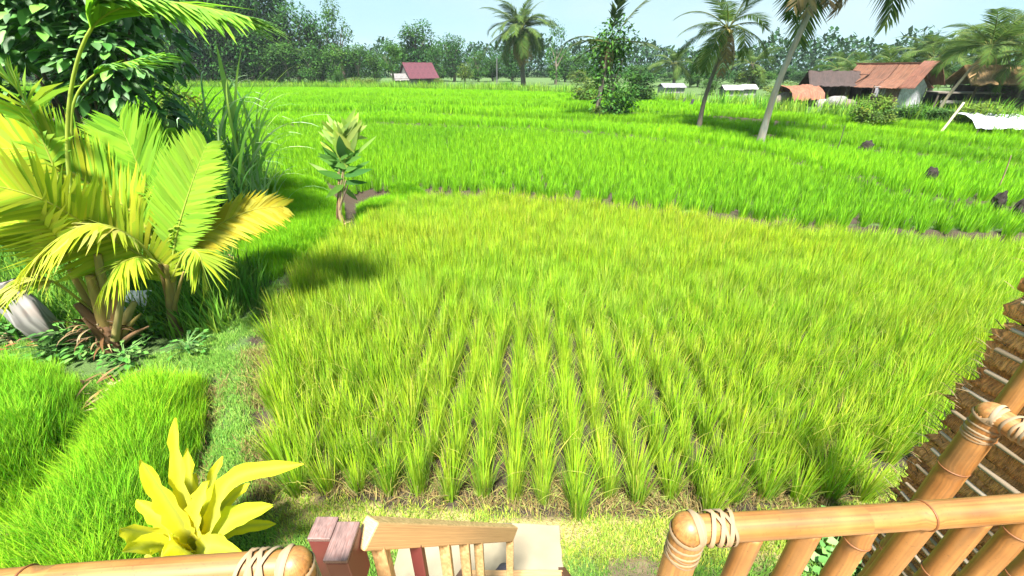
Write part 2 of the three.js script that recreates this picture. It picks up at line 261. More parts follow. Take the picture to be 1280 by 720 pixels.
// ---------------------------------------------------------------- grass on the path, mounds and verge
{
  const r = rng(31), tuft = (seed, n, h, wid, sp, cols, bend) => { const q = rng(seed), gb = new GB(); for (let k = 0; k < n; k++) { const a = q() * 6.283, d = Math.sqrt(q()) * sp; blade(gb, Math.cos(a) * d, -0.01, Math.sin(a) * d, q() * 6.283, h * (0.5 + 0.6 * q()), wid * (0.7 + 0.6 * q()), q() * 0.6, bend * q(), 3, tint(cols[Math.floor(q() * cols.length)], q, 0.25)); } return gb.geo(); };
  const lawnT = tuft(1, 34, 0.055, 0.0045, 0.06, [[0.16, 0.37, 0.045], [0.21, 0.42, 0.06], [0.13, 0.31, 0.04], [0.28, 0.42, 0.08]], 1.4);
  const longT = tuft(2, 40, 0.34, 0.007, 0.07, [[0.17, 0.43, 0.010], [0.22, 0.47, 0.012], [0.13, 0.36, 0.010], [0.28, 0.46, 0.02]], 1.2);
  const dryT = tuft(3, 16, 0.16, 0.006, 0.09, [STRAW, [0.27, 0.21, 0.09], [0.2, 0.15, 0.06], [0.18, 0.24, 0.05]], 2.2);
  const lawn = [], long = [], dry = [];
  for (let k = 0; k < 60000; k++) {
    const x = -7 + r() * 11, f = 0.7 + r() * 8; if (Math.abs(x) > f * 1.5 + 1.6) continue;
    const p1 = sdist(P1, x, f), m1 = sdist(MOUND1, x, f), m2 = sdist(MOUND2, x, f), dt = segDist(DITCH, x, f), fu = segDist(FURROW, x, f);
    if (p1 > 0 || m1 > 0 || m2 > 0 || dt < 0.14 || fu < 0.06 || sdist(NURSERY, x, f) > 0 || sdist(CORNER, x, f) > 0) continue;
    if (x > -0.75 && x < 0.36 && f < 1.92) continue;
    if (x < -2.9 && f > 3.6 && fbm(x * 1.3, f * 1.3, 5) > 0.5) continue;
    const strip = f < 3 && x > -2 && p1 > -0.32, n = noise(x * 2, f * 2, 3);
    if (strip && r() < (x > 0.3 ? 0.1 : 0.3)) { if (r() < 0.25) dry.push({ x, y: gh(x, f), z: -f, a: r() * 6.28, s: 0.25 + 0.4 * r() }); continue; }
    lawn.push({ x, y: gh(x, f), z: -f, a: r() * 6.28, s: 0.8 + 0.7 * r(), rx: (r() - 0.5) * 0.5, rz: (r() - 0.5) * 0.5, c: strip ? [1.7, 1.15, 1.1] : [0.85 + 0.4 * n, 0.9 + 0.2 * n, 0.9 + 0.5 * n] });
  }
  for (const [poly, cnt] of [[MOUND1, 3200], [MOUND2, 3400]]) { const bx = poly.map((p) => Math.max(p[0], -9)), bf = poly.map((p) => p[1]); for (let k = 0; k < cnt; k++) { const x = lerp(Math.min(...bx), Math.max(...bx), r()), f = lerp(Math.min(...bf), Math.max(...bf), r()), d = sdist(poly, x, f); if (d < 0) continue; const n = noise(x * 1.7, f * 1.7, 6); long.push({ x, y: gh(x, f), z: -f, a: r() * 6.28, s: (0.65 + 0.5 * r()) * lerp(0.7, 1.05, sstep(0, 0.3, d)), rx: 0.2 * (n - 0.5), rz: (r() - 0.5) * 0.3 + 0.15, c: [0.75 + 0.55 * n, 0.85 + 0.25 * n, 1] }); } }
  for (let k = 0; k < 5200; k++) { const n = Math.floor(r() * 3), x = -4 + r() * (n ? 34 : 20), f = alongX(B[n], x) - 0.18 + (r() - 0.5) * (0.3 + n * 0.15); if (x < -2.6 && n === 0 || Math.abs(x) > f * 1.35 + 1) continue; long.push({ x, y: gh(x, f), z: -f, a: r() * 6.28, s: (0.28 + 0.2 * r()) * (1 + n * 0.2), rx: 0.15, rz: (r() - 0.5) * 0.3, c: [0.62 + 0.3 * r(), 0.68 + 0.2 * r(), 1] }); }
  for (let k = 0; k < 1500; k++) { const l = r() < 0.3 ? DITCH : r() < 0.25 ? DITCH2 : FURROW, s = Math.floor(r() * (l.length - 1)), t = r(), x = lerp(l[s][0], l[s + 1][0], t) + (r() - 0.5) * 0.24, f = lerp(l[s][1], l[s + 1][1], t) + (r() - 0.5) * 0.24; if (fbm(x * 2, f * 2, 1) < 0.44) continue; dry.push({ x, y: gh(x, f), z: -f, a: r() * 6.28, s: 0.5 + 0.7 * r(), rx: (r() - 0.5), rz: (r() - 0.5) }); }
  const fe = P1.slice(-8).concat([P1[0]]);
  for (let k = 0; k < 900; k++) { const s = Math.floor(r() * (fe.length - 1)), t = r(), x = lerp(fe[s][0], fe[s + 1][0], t), f = lerp(fe[s][1], fe[s + 1][1], t) + 0.02 + r() * 0.35; dry.push({ x, y: gh(x, f), z: -f, a: r() * 6.28, s: 0.45 + 0.7 * r(), rx: (r() - 0.5) * 1.2, rz: (r() - 0.5) * 1.2 }); }
  stuff('lawn_grass', lawnT, M.grass, lawn, 'short soft grass on the path and verge around the paddy', 'grass');
  stuff('tall_grass', longT, M.grass, long, 'long fine grass on the mounds and on the banks between the plots', 'grass');
  stuff('dry_grass', dryT, M.dry, dry, 'withered straw along the ditches and the foot of the rice', 'dry grass');
  // rough growth behind the palms and at the far rim of the field
  const wildT = tuft(4, 26, 0.5, 0.02, 0.2, [[0.08, 0.2, 0.02], [0.12, 0.26, 0.03], [0.17, 0.32, 0.03]], 1.5), wild = [], rim = [];
  for (let k = 0; k < 2600; k++) { const x = -15 + r() * 11.5, f = 4.4 + r() * 8; if (sdist(NURSERY, x, f) > -0.05 || x > -3.3 - (f - 4.4) * 0.45 || sdist(MOUND1, x, f) > -0.1) continue; wild.push({ x, y: gh(x, f), z: -f, a: r() * 6.28, s: 0.5 + 0.8 * r(), c: [0.8 + 0.4 * r(), 0.9 + 0.2 * r(), 1] }); }
  for (let k = 0; k < 3600; k++) { const x = -120 + r() * 230, e = alongX(FIELD_END, x), f = e - 0.3 + r() * r() * 9; if (Math.abs(x) > f * 1.35 + 2) continue; rim.push({ x, y: gh(x, f), z: -f, a: r() * 6.28, s: 1.1 + 1.3 * r(), c: [1 + 0.6 * r(), 1 + 0.3 * r(), 1] }); }
  stuff('undergrowth', wildT, M.grass, wild, 'rough dark green undergrowth behind the young palms', 'undergrowth');
  stuff('weeds', wildT, M.grass, rim, 'rough weeds along the far rim of the rice field', 'weeds');
}

// ---------------------------------------------------------------- leafy trees and bushes
function crownGeo(seed, clumps, leaves, size, cols, flat = 1, sparse = 0) {
  const r = rng(seed), gb = new GB(), cs = [];
  for (let k = 0; k < clumps; k++) { const a = r() * 6.283, h = r(), w = Math.sqrt(Math.max(0, 1 - (h * 2 - 1) ** 2 * 0.85)) * (0.35 + 0.5 * r()); cs.push([Math.cos(a) * w * 0.72, h * 1.5 * flat + 0.2, Math.sin(a) * w * 0.72, 0.2 + 0.2 * r(), tint(cols[Math.floor(r() * cols.length)], r, 0.25)]); }
  for (let k = 0; k < leaves; k++) {
    const c = cs[k % clumps], z = r() * 2 - 1, a = r() * 6.283, q = Math.sqrt(1 - z * z), rad = c[3] * (0.55 + 0.55 * Math.pow(r(), 0.6) + (r() < sparse ? 0.4 * r() : 0));
    const d = V(q * Math.cos(a), z * 0.8, q * Math.sin(a)), p = V(c[0] + d.x * rad, c[1] + d.y * rad, c[2] + d.z * rad);
    leaf(gb, p, V(d.x + (r() - 0.5) * 1.4, d.y * 0.5 - 0.25 + (r() - 0.5) * 1.2, d.z + (r() - 0.5) * 1.4), V(r() - 0.5, 1, r() - 0.5), size * (0.6 + 0.8 * r()), size * (0.45 + 0.4 * r()), tint(c[4], r, 0.22), 0.15, 0.1, 2);
  }
  return gb.geo();
}
const DARK = [[0.022, 0.075, 0.014], [0.032, 0.095, 0.016], [0.042, 0.105, 0.02]], MID = [[0.042, 0.12, 0.017], [0.06, 0.145, 0.02], [0.036, 0.095, 0.02]], PALE = [[0.11, 0.17, 0.025], [0.14, 0.19, 0.025], [0.08, 0.14, 0.025]];
const crowns = {
  dark: [0, 1, 2].map((k) => crownGeo(300 + k, 34, 3600, 0.085, DARK, 1, 0.15)),
  mid: [0, 1, 2].map((k) => crownGeo(320 + k, 30, 3400, 0.085, MID, 1, 0.2)),
  pale: [0, 1].map((k) => crownGeo(340 + k, 22, 2200, 0.1, PALE, 0.9, 0.25)),
  thin: [0, 1].map((k) => crownGeo(350 + k, 16, 1500, 0.1, MID, 1.3, 0.4)),
};
const barkGeo = [0, 1].map((k) => { const r = rng(400 + k), gb = new GB(), c = [0.16, 0.13, 0.10]; tube(gb, curve([V(0, -0.06, 0), V(0.02, 0.2, 0.01), V(-0.01, 0.5, 0)], 8), (t) => 0.035 * (1.25 - t * 0.7), 8, () => tint(c, r, 0.2)); for (let i = 0; i < 7; i++) { const a = r() * 6.28, h = 0.3 + r() * 0.2; tube(gb, curve([V(0, h, 0), V(Math.cos(a) * 0.08, h + 0.12, Math.sin(a) * 0.08), V(Math.cos(a) * 0.2, h + 0.32, Math.sin(a) * 0.2)], 5), (t) => 0.016 * (1 - t * 0.75), 5, c); } return gb.geo(); });
let treeSeed = 1;
function tree(name, label, group, px, f, topPy, halfPx, kind, low = 0.28) {      // placed on the ground at distance f; its height follows from that
  const p = atF(px, f), r = rng(900 + treeSeed++), top = (D(px, topPy, f).y - p.y) * 1.14, hw = (halfPx / FPX) * f / ray(px, 80).f * 1.0;
  const t = thing(name, label, 'tree', p, group), geo = crowns[kind][Math.floor(r() * crowns[kind].length)];
  const tr = mesh('trunk', barkGeo[Math.floor(r() * 2)], M.vc, t); tr.scale.set(top * 0.9, top, top * 0.9); tr.rotation.y = r() * 6.28;
  const c = mesh('crown', geo, M.crown, t); c.position.y = top * low - top * 0.06; c.scale.set(hw * 1.15, top * (1 - low) / 1.72, hw * 1.15); c.rotation.y = r() * 6.28;
  return t;
}
{
  const G1 = 'tall trees of the wood behind the field', L1 = 'tall dense dark green tree in the wood behind the rice field';
  for (const [px, f, top, hw] of [[205, 76, -110, 54], [240, 80, -100, 52], [272, 74, -80, 48], [302, 80, -66, 46], [330, 75, -42, 42], [352, 80, -20, 36], [376, 76, 14, 34], [404, 77, 28, 30], [180, 84, -110, 50], [318, 72, 8, 34], [286, 71, -10, 36], [250, 71, -20, 36]]) tree('forest_tree', L1, G1, px, f, top, hw, 'dark', 0.16);
  tree('spindly_tree', 'spindly tree with open tufted crown rising above the edge of the wood', null, 431, 76, 27, 20, 'thin', 0.35);
  for (const [px, f, top, hw] of [[232, 71, 52, 26], [262, 72, 46, 26], [296, 71, 58, 24], [330, 72, 52, 26], [362, 71, 60, 24], [394, 72, 62, 24], [424, 73, 64, 22], [450, 74, 62, 20], [470, 75, 70, 18]]) tree('understorey_tree', 'lower mid green tree along the foot of the wood', 'lower trees along the foot of the wood', px, f, top, hw, 'mid', 0.05);
  tree('round_tree', 'broad round dark crowned tree standing above the maroon roofed house', null, 527, 84, 32, 28, 'dark', 0.2);
  tree('round_tree', 'smaller rounded tree beside the broad dark crowned tree', null, 568, 86, 50, 20, 'dark', 0.15);
  tree('small_field_tree', 'small tree with dark trunk and tufted top in front of the maroon roofed house', null, 492, 62, 59, 17, 'mid', 0.42);
  tree('yellow_green_tree', 'yellow green leafed tree beside the maroon roofed house', null, 582, 74, 80, 13, 'pale', 0.2);
  const L2 = 'mid green tree in the broken tree line beyond the paddies', G2 = 'trees in the line beyond the paddies';
  for (const [px, f, top, hw, k] of [[505, 90, 66, 16, 'mid'], [548, 92, 64, 18, 'mid'], [598, 84, 68, 16, 'mid'], [616, 88, 74, 16, 'dark'], [640, 86, 66, 18, 'dark'], [694, 72, 52, 15, 'thin'], [706, 84, 68, 18, 'mid'], [728, 82, 72, 16, 'mid'], [722, 70, 88, 15, 'pale'], [790, 74, 84, 18, 'mid'], [812, 86, 80, 18, 'dark'], [836, 84, 92, 16, 'mid'], [872, 62, 72, 22, 'mid'], [895, 70, 84, 20, 'dark'], [918, 74, 90, 16, 'dark'], [935, 55, 84, 20, 'pale'], [952, 58, 92, 18, 'mid'], [978, 78, 84, 18, 'dark'], [1003, 72, 90, 18, 'dark'], [1030, 70, 82, 20, 'mid'], [1052, 66, 76, 20, 'dark'], [1078, 70, 86, 20, 'dark'], [1104, 74, 92, 22, 'mid'], [1134, 70, 90, 22, 'dark'], [1190, 60, 82, 22, 'dark'], [1212, 52, 84, 22, 'mid'], [1244, 60, 76, 26, 'dark'], [1272, 52, 78, 26, 'mid'], [1310, 55, 70, 30, 'dark'], [1350, 60, 66, 34, 'mid'], [120, 84, -60, 50, 'dark'], [60, 84, -50, 50, 'dark']]) tree('line_tree', L2, G2, px, f, top, hw, k, 0.12);
  // a far low ridge of woodland that closes the horizon
  const gb = new GB(), r = rng(12), WOOD = [[0.016, 0.05, 0.014], [0.022, 0.06, 0.016], [0.018, 0.052, 0.018]];
  for (let k = 0; k < 60000; k++) { const az = (k / 60000 - 0.5) * 2.7 + (r() - 0.5) * 0.02, R = 120 + r() * 45, x = Math.sin(az) * R, f = Math.cos(az) * R, h = 4.2 + 5.0 * fbm(az * 9, 3, 1) + 3 * noise(az * 60, 1), y = Math.pow(r(), 1.25) * h; leaf(gb, V(x, y + 0.5, -f), V(r() - 0.5, r() * 0.6, r() - 0.5), V(0, 1, 0), 0.7 + r() * 0.7, 0.5 + r() * 0.4, tint(WOOD[k % 3], r, 0.3), 0.2, 0.1, 2); }
  const m = mesh('distant_woodland', gb.geo(), M.crown); tag(m, 'far belt of dark woodland closing the horizon behind all the trees', 'woodland', null, 'stuff');
}

// bushes
function bush(name, label, group, p, w, h, kind, seed) { const t = thing(name, label, 'bush', p, group), r = rng(seed), c = mesh('foliage', crowns[kind][Math.floor(r() * crowns[kind].length)], M.crown, t); c.scale.set(w, h / 1.72, w); c.position.y = -0.1 * h; c.rotation.y = r() * 6.28; const s = mesh('stem', barkGeo[0], M.vc, t); s.scale.set(h * 0.5, h * 0.8, h * 0.5); return t; }
bush('shrub', 'upright green shrub at the field edge in front of the wood', null, atF(425, 66), 1.0, 2.1, 'mid', 1);
bush('shrub', 'low yellow green shrub spreading beside the upright green shrub', null, atF(442, 65), 1.7, 1.3, 'pale', 2);
bush('shrub', 'low yellow green shrub between the field edge and the small field tree', null, atF(464, 65), 2.0, 1.2, 'pale', 3);
bush('shrub', 'pale leafed shrub at the corner of the maroon roofed house', null, atF(548, 66), 1.0, 1.2, 'pale', 4);
bush('shrub', 'leafy green bush wrapped around the trunk of the ragged palm', null, atF(766, 25.0), 2.1, 4.6, 'mid', 5);
bush('shrub', 'dark spreading bush on the far side of the ragged palm', null, atF(790, 33), 2.4, 2.5, 'dark', 6);
bush('shrub', 'olive bush behind the ragged palm trunk', null, atF(735, 34), 1.6, 1.9, 'pale', 18);
bush('shrub', 'low weedy tuft around the foot of the ragged palm', null, atF(751, 24.2), 0.6, 0.8, 'pale', 7);
bush('shrub', 'loose light green bush on the bank in front of the orange roofed hut', null, onG(1086, 158), 1.05, 1.45, 'pale', 8);
bush('shrub', 'small dark shrub beside the loose light green bush', null, onG(1108, 157), 0.7, 0.8, 'dark', 9);
bush('shrub', 'low leafy shrub in front of the maroon door', null, onG(1135, 157), 1.1, 0.9, 'mid', 10);
bush('shrub', 'low leafy shrub against the white end wall', null, onG(1163, 158), 1.2, 0.8, 'mid', 11);
bush('shrub', 'feathery green bush at the foot of the leaning pale palm', null, onG(1218, 163), 1.3, 1.2, 'pale', 12);
bush('shrub', 'greyish bush under the straw roof', null, atF(1240, 30), 1.9, 1.7, 'mid', 13);
bush('shrub', 'low green bush beside the white field house', null, atF(886, 44), 1.3, 1.3, 'mid', 14);
bush('shrub', 'small tuft of weeds standing alone in the middle of the rice', null, onG(821, 148), 0.35, 0.4, 'mid', 15);
bush('shrub', 'reddish brown tangle of brush beside the clay coloured tarpaulin', null, atF(978, 34), 1.7, 1.5, 'pale', 16);
bush('shrub', 'low bush beside the far field posts', null, atF(633, 52), 1.6, 0.9, 'mid', 17);

// ---------------------------------------------------------------- coconut palms
function frondGeo(seed, len, n, leafLen, wid, droop, cols, ragged, start = 0.12) {       // lies along +x, arching
  const r = rng(seed), gb = new GB(), pts = []; let a = 0, x = 0, y = 0;
  for (let k = 0; k <= 14; k++) { pts.push(V(x, y, 0)); x += Math.cos(a) * len / 14; y += Math.sin(a) * len / 14; a -= droop / 14 * (0.5 + k / 14); }
  const c = new THREE.CatmullRomCurve3(pts); tube(gb, pts, (t) => len * 0.009 * (1.15 - t), 5, mixc(cols[0], [0.3, 0.28, 0.08], 0.5), false);
  leaflets(gb, c, r, n, leafLen, wid, cols, ragged, start); return gb.geo();
}
function leaflets(gb, c, r, n, leafLen, wid, cols, ragged, start, hang = 0.55, up0 = V(0, 1, 0), fw = 0.55) {
  for (let k = 0; k < n; k++) {
    const t = start + (1 - start) * (k + r() * 0.6) / n, p = c.getPoint(Math.min(t, 1)), T = c.getTangent(Math.min(t, 1)), S = V(0, 0, 0).crossVectors(T, up0).normalize(), N = V(0, 0, 0).crossVectors(S, T), L = leafLen * (0.45 + 0.85 * Math.sin(Math.PI * Math.pow((t - start) / (1 - start) * 0.92 + 0.05, 0.75)));
    for (const s of [-1, 1]) {
      if (r() < ragged) continue;
      const cl = tint(cols[Math.floor(r() * cols.length)], r, 0.18), d = S.clone().multiplyScalar(s * (0.85 + 0.2 * r())).addScaledVector(T, fw + 0.5 * t).addScaledVector(N, 0.16 + 0.12 * (r() - 0.5)); d.y -= hang * (0.3 + 0.3 * r()); d.normalize();
      const Lk = L * (0.8 + 0.35 * r()), w = wid * (0.7 + 0.5 * r()), sd = V(0, 0, 0).crossVectors(d, N).normalize().multiplyScalar(w * 0.5), q1 = p.clone().addScaledVector(d, Lk * 0.5), q2 = p.clone().addScaledVector(d, Lk); q1.y -= Lk * 0.03 * hang; q2.y -= Lk * (0.12 + 0.3 * r()) * hang;
      const a = gb.vv(p.clone().addScaledVector(sd, -0.6), cl), b = gb.vv(p.clone().addScaledVector(sd, 0.6), cl), e = gb.vv(q1.clone().sub(sd), cl), f = gb.vv(q1.clone().add(sd), cl), g = gb.vv(q2, cl);
      gb.q(a, b, f, e); gb.t(e, f, g);
    }
  }
}
const PALMG = [[0.06, 0.115, 0.022], [0.045, 0.09, 0.018], [0.09, 0.145, 0.026]], PALMDRY = [[0.22, 0.17, 0.09], [0.28, 0.2, 0.09], [0.16, 0.12, 0.07]];
const farFronds = [0, 1, 2].map((k) => frondGeo(500 + k, 1, 64, 0.22, 0.015, 1.1 + 0.4 * k, PALMG, 0.1));
const dryFronds = [0, 1].map((k) => frondGeo(520 + k, 1, 34, 0.22, 0.026, 0.9, PALMDRY, 0.3));
const raggedFronds = [0, 1].map((k) => frondGeo(530 + k, 1, 44, 0.2, 0.034, 0.7 + k * 0.5, [[0.05, 0.085, 0.03], [0.08, 0.12, 0.035]], 0.22, 0.3));
const nut = new THREE.SphereGeometry(1, 10, 8);
const nutMat = pm({ color: new THREE.Color().setRGB(0.28, 0.24, 0.06), roughness: 0.6 });
function palm(label, base, head, rad, o) {
  const t = thing(o.name || 'coconut_palm', label, 'palm', base), r = rng(o.seed), h = head.clone().sub(base), gb = new GB(), col = o.bark || [0.10, 0.085, 0.065];
  const pts = curve([V(0, -0.15, 0), V(h.x * 0.2 - h.y * 0.015, h.y * 0.3, h.z * 0.25), V(h.x * 0.55, h.y * 0.65, h.z * 0.6), h], 26);
  tube(gb, pts, (q, k) => rad * (1 + 0.7 * Math.exp(-q * 14)) * (1 - 0.35 * q) * (k % 2 ? 1.05 : 0.97), 12, () => tint(col, r, 0.22));
  mesh('trunk', gb.geo(), M.vc, t);
  const put = (geo, mat, az, el, s, name = 'frond') => { const m = mesh(name, geo, mat, t); m.position.copy(h).add(V(Math.cos(az) * rad * 0.6, 0, Math.sin(az) * rad * 0.6)); m.rotation.set((r() - 0.5) * 0.5, -az, el, 'YXZ'); m.scale.setScalar(s); };
  if (o.fronds) for (const [az, el, s] of o.fronds) put(raggedFronds[Math.floor(r() * 2)], M.palm, az, el, s);
  for (let k = 0; k < (o.n || 0); k++) { const q = k / o.n; put((o.geos || farFronds)[k % (o.geos || farFronds).length], M.palm, k * 2.4 + r() * 0.4, lerp(1.25, o.low ?? -0.35, q) + (r() - 0.5) * 0.2, o.len * (0.8 + 0.3 * r())); }
  for (let k = 0; k < (o.dry || 0); k++) put(dryFronds[k % 2], M.dry, k * 2.1 + r(), -0.8 - r() * 0.5, o.len * (0.55 + 0.35 * r()), 'dead_frond');
  for (let k = 0; k < (o.nuts || 0); k++) { const m = mesh('coconut', nut, nutMat, t); m.position.copy(h).add(V(Math.cos(k * 1.9) * rad * 2, -rad * (1 + r() * 1.6), Math.sin(k * 1.9) * rad * 2)); m.scale.set(rad * 0.7, rad * 0.85, rad * 0.7); }
  return t;
}
palm('bushy coconut palm hung with brown dead fronds at the far edge of the field', atF(655, 58), D(651, 36, 58), 0.3, { seed: 1, n: 40, len: 4.6, low: -0.55, dry: 22, nuts: 6 });
palm('ragged palm with few torn fronds above a leafy bush', atF(750, 24.6), D(763, 54, 24.6), 0.14, { seed: 2, fronds: [[1.3, 1.35, 2.4], [0.25, 1.1, 2.7], [3.5, 0.45, 2.4], [2.9, 0.25, 2.6], [0.05, 0.15, 2.5], [4.4, 0.3, 2.2], [3.2, -0.2, 2.0], [5.6, 0.5, 1.6]], dry: 3, len: 1.8 });
palm('slender coconut palm with dark curved trunk standing in the rice', atF(884, 20.6), D(910, 34, 20.6), 0.1, { seed: 3, n: 16, len: 2.25, low: -0.45, dry: 4, nuts: 5 });
palm('tall pale trunked coconut palm leaning over the middle of the field', atF(969, 16.4), D(1070, -118, 16.4), 0.115, { seed: 4, n: 16, len: 3.7, low: -0.95, dry: 7, bark: [0.25, 0.225, 0.185] });
palm('pale leaning palm with spreading feathery crown beside the white sheeting', atF(1186, 22.0), D(1238, 58, 22.0), 0.075, { seed: 5, n: 18, len: 2.3, low: 0.05, dry: 2, bark: [0.25, 0.21, 0.145] });
palm('green palm crown rising behind the orange roofed hut', atF(1112, 38), D(1112, 92, 38), 0.18, { seed: 6, n: 18, len: 3.4, low: -0.2 });
palm('full green palm behind the white end wall of the hut', atF(1168, 38), D(1168, 74, 38), 0.2, { seed: 7, n: 20, len: 3.6, low: -0.3 });
palm('young palm crown showing over the dark sagging shed', atF(1072, 42), D(1072, 92, 42), 0.18, { seed: 12, n: 14, len: 3.0, low: -0.1 });
palm('tall palm standing behind the leaning pale palm', atF(1206, 44), D(1206, 64, 44), 0.18, { seed: 13, n: 18, len: 3.4, low: -0.2 });
palm('tall palm crown above the straw roof', atF(1262, 40), D(1260, 52, 40), 0.18, { seed: 14, n: 18, len: 3.6, low: -0.2 });
palm('far dark palm standing above the grey field roof', atF(843, 60), D(843, 80, 60), 0.22, { seed: 8, n: 14, len: 3.4, low: -0.3 });
palm('far palm behind the slender palm with curved trunk', atF(943, 56), D(940, 80, 56), 0.2, { seed: 9, n: 12, len: 3.4, low: -0.2 });
palm('broad palm leaning over the straw roof', atF(1300, 27), D(1296, 66, 27), 0.16, { seed: 10, n: 18, len: 3.2, low: -0.3 });
palm('small far palm in the tree line near the clay coloured tarpaulin', atF(1048, 52), D(1048, 86, 52), 0.2, { seed: 11, n: 12, len: 2.9, low: -0.2 });

// ---------------------------------------------------------------- buildings across the field
const plain = (c, rough = 0.9, o = {}) => pm({ color: new THREE.Color().setRGB(c[0] * 0.8, c[1] * 0.8, c[2] * 0.8), roughness: rough, side: THREE.DoubleSide, ...o });
const grainTex = texture(256, 256, (u, v) => { const n = 0.55 + 0.55 * (0.5 * fbm(u * 6, v * 6, 1) + 0.5 * noise(u * 40, v * 5, 2)), w = sstep(0.5, 0.7, fbm(u * 9, v * 9, 6)) * 0.14; return [n, n - w * 0.3, n - w * 0.4]; });
const mottled = (c0, rough = 0.9) => { const c = c0.map((q) => q * 0.62); const t = grainTex.clone(); t.needsUpdate = true; t.repeat.set(1, 1); return plain(c, rough, { map: t }); };
const box = (w, h, d, x = 0, y = 0, z = 0) => new THREE.BoxGeometry(w, h, d).translate(x, y, z);
// a sagging sheet of roofing from eave to ridge, with thickness
function sheetGeo(w, pts, th = 0.06, wave = 0.02, seed = 1) {          // pts: profile [depth, height] in the x = along, z = depth frame
  const gb = new GB(), n = 24, m = pts.length, c = [1, 1, 1], id = (s, i, j) => s * (n + 1) * m + i * m + j;
  for (const s of [0, 1]) for (let i = 0; i <= n; i++) for (let j = 0; j < m; j++) { const x = (i / n - 0.5) * w; gb.v(x, pts[j][1] - s * th + wave * Math.sin(i * 2.1) + (noise(i * 0.5, j * 0.7, seed) - 0.5) * wave * 4, pts[j][0], c, x, pts[j][0]); }
  for (let i = 0; i < n; i++) for (let j = 0; j < m - 1; j++) { gb.q(id(0, i, j), id(0, i + 1, j), id(0, i + 1, j + 1), id(0, i, j + 1)); gb.q(id(1, i, j + 1), id(1, i + 1, j + 1), id(1, i + 1, j), id(1, i, j)); }
  for (let i = 0; i < n; i++) for (const j of [0, m - 1]) gb.q(id(0, i, j), id(1, i, j), id(1, i + 1, j), id(0, i + 1, j));
  for (let j = 0; j < m - 1; j++) for (const i of [0, n]) gb.q(id(0, i, j), id(0, i, j + 1), id(1, i, j + 1), id(1, i, j));
  return gb.geo();
}
function crumple(g, s, seed, fold = 1) { const a = g.attributes.position; for (let k = 0; k < a.count; k++) { const x = a.getX(k), y = a.getY(k), z = a.getZ(k), n = (fbm(x * 5 * fold + seed, y * 5 * fold, z * 5 * fold) - 0.5) * s, m = (fbm(x * 5 * fold, y * 5 * fold + seed, z * 5 * fold + 4) - 0.5) * s; a.setXYZ(k, x + n, y + (n + m) * 0.5, z + m); } g.computeVertexNormals(); return g; }
const gableWall = (w, h, rise, th) => new THREE.ExtrudeGeometry(new THREE.Shape([new THREE.Vector2(-w / 2, 0), new THREE.Vector2(w / 2, 0), new THREE.Vector2(w / 2, h), new THREE.Vector2(0, h + rise), new THREE.Vector2(-w / 2, h)]), { depth: th, bevelEnabled: false });
{ // orange roofed hut
  const p = atF(1102, 30.5), t = thing('farm_hut', 'low farm hut with sagging orange tile roof and white end wall', 'hut', p); t.rotation.y = -1.22; t.scale.setScalar(0.84);
  const W = 4.6, d = 2.9, wallH = 1.75, ridge = 3.05;
  const brown = mottled([0.30, 0.17, 0.10]), white = mottled([1.1, 1.13, 1.25], 0.8), roofM = mottled([0.36, 0.15, 0.08]), dk = mottled([0.34, 0.13, 0.075]);
  mesh('back_wall', box(W, wallH, 0.12, 0, wallH / 2 - 0.2, -d / 2), brown, t);
  mesh('front_wall', mergeGeometries([box(1.5, wallH, 0.12, W / 2 - 0.78, wallH / 2 - 0.2, d / 2), box(1.0, wallH, 0.12, -W / 2 + 0.52, wallH / 2 - 0.2, d / 2), box(W - 2.5, 0.7, 0.12, -0.25, 0.15, d / 2)]), brown, t);
  for (const s of [-1, 1]) { const g = mesh('end_wall', gableWall(d - 0.14, wallH - 0.2, 0.9, 0.12), s > 0 ? white : brown, t); g.rotation.y = Math.PI / 2; g.position.x = s * (W / 2 + 0.02) - (s > 0 ? 0.12 : 0); if (s > 0) g.userData.label = 'bluish white plastered end wall'; }
  const door = mesh('door', box(0.85, 1.55, 0.06, 0.85, 0.62, d / 2 + 0.01), plain([0.12, 0.018, 0.03], 0.6), t); mesh('handle', new THREE.SphereGeometry(0.03, 8, 6).translate(0.55, 0.62, d / 2 + 0.06), plain([0.4, 0.4, 0.4], 0.4), door);
  const prof = (s) => [[s * (d / 2 + 0.62), wallH - 0.32], [s * (d / 2 + 0.1), wallH - 0.12], [s * d * 0.28, wallH + 0.32], [s * 0.02, ridge]];
  const rw = W / 3;
  for (let k = 0; k < 3; k++) { const m = mesh('roof_panel', sheetGeo(rw - 0.03, prof(1), 0.06, 0.012, k), k === 1 ? mottled([0.30, 0.125, 0.07]) : roofM, t); m.position.x = (k - 1) * rw; }
  mesh('roof_panel', sheetGeo(W + 0.3, prof(-1), 0.06, 0.012, 9), roofM, t);
  mesh('ridge_cap', box(W + 0.3, 0.07, 0.22, 0, ridge + 0.01, 0), mottled([0.30, 0.10, 0.06]), t);
  mesh('roof_batten', box(0.14, 0.06, 1.6, -rw / 2, 2.28, 0.85).rotateX(0), mottled([0.2, 0.08, 0.05]), t);
  mesh('verge_roof', sheetGeo(1.0, [[-d / 2 - 0.2, wallH - 0.1], [-0.5, ridge - 0.2], [0, ridge + 0.12], [0.5, ridge - 0.25], [d / 2 + 0.2, wallH - 0.3]], 0.05, 0.01, 4).translate(W / 2 + 0.45, 0.02, 0), dk, t);
}
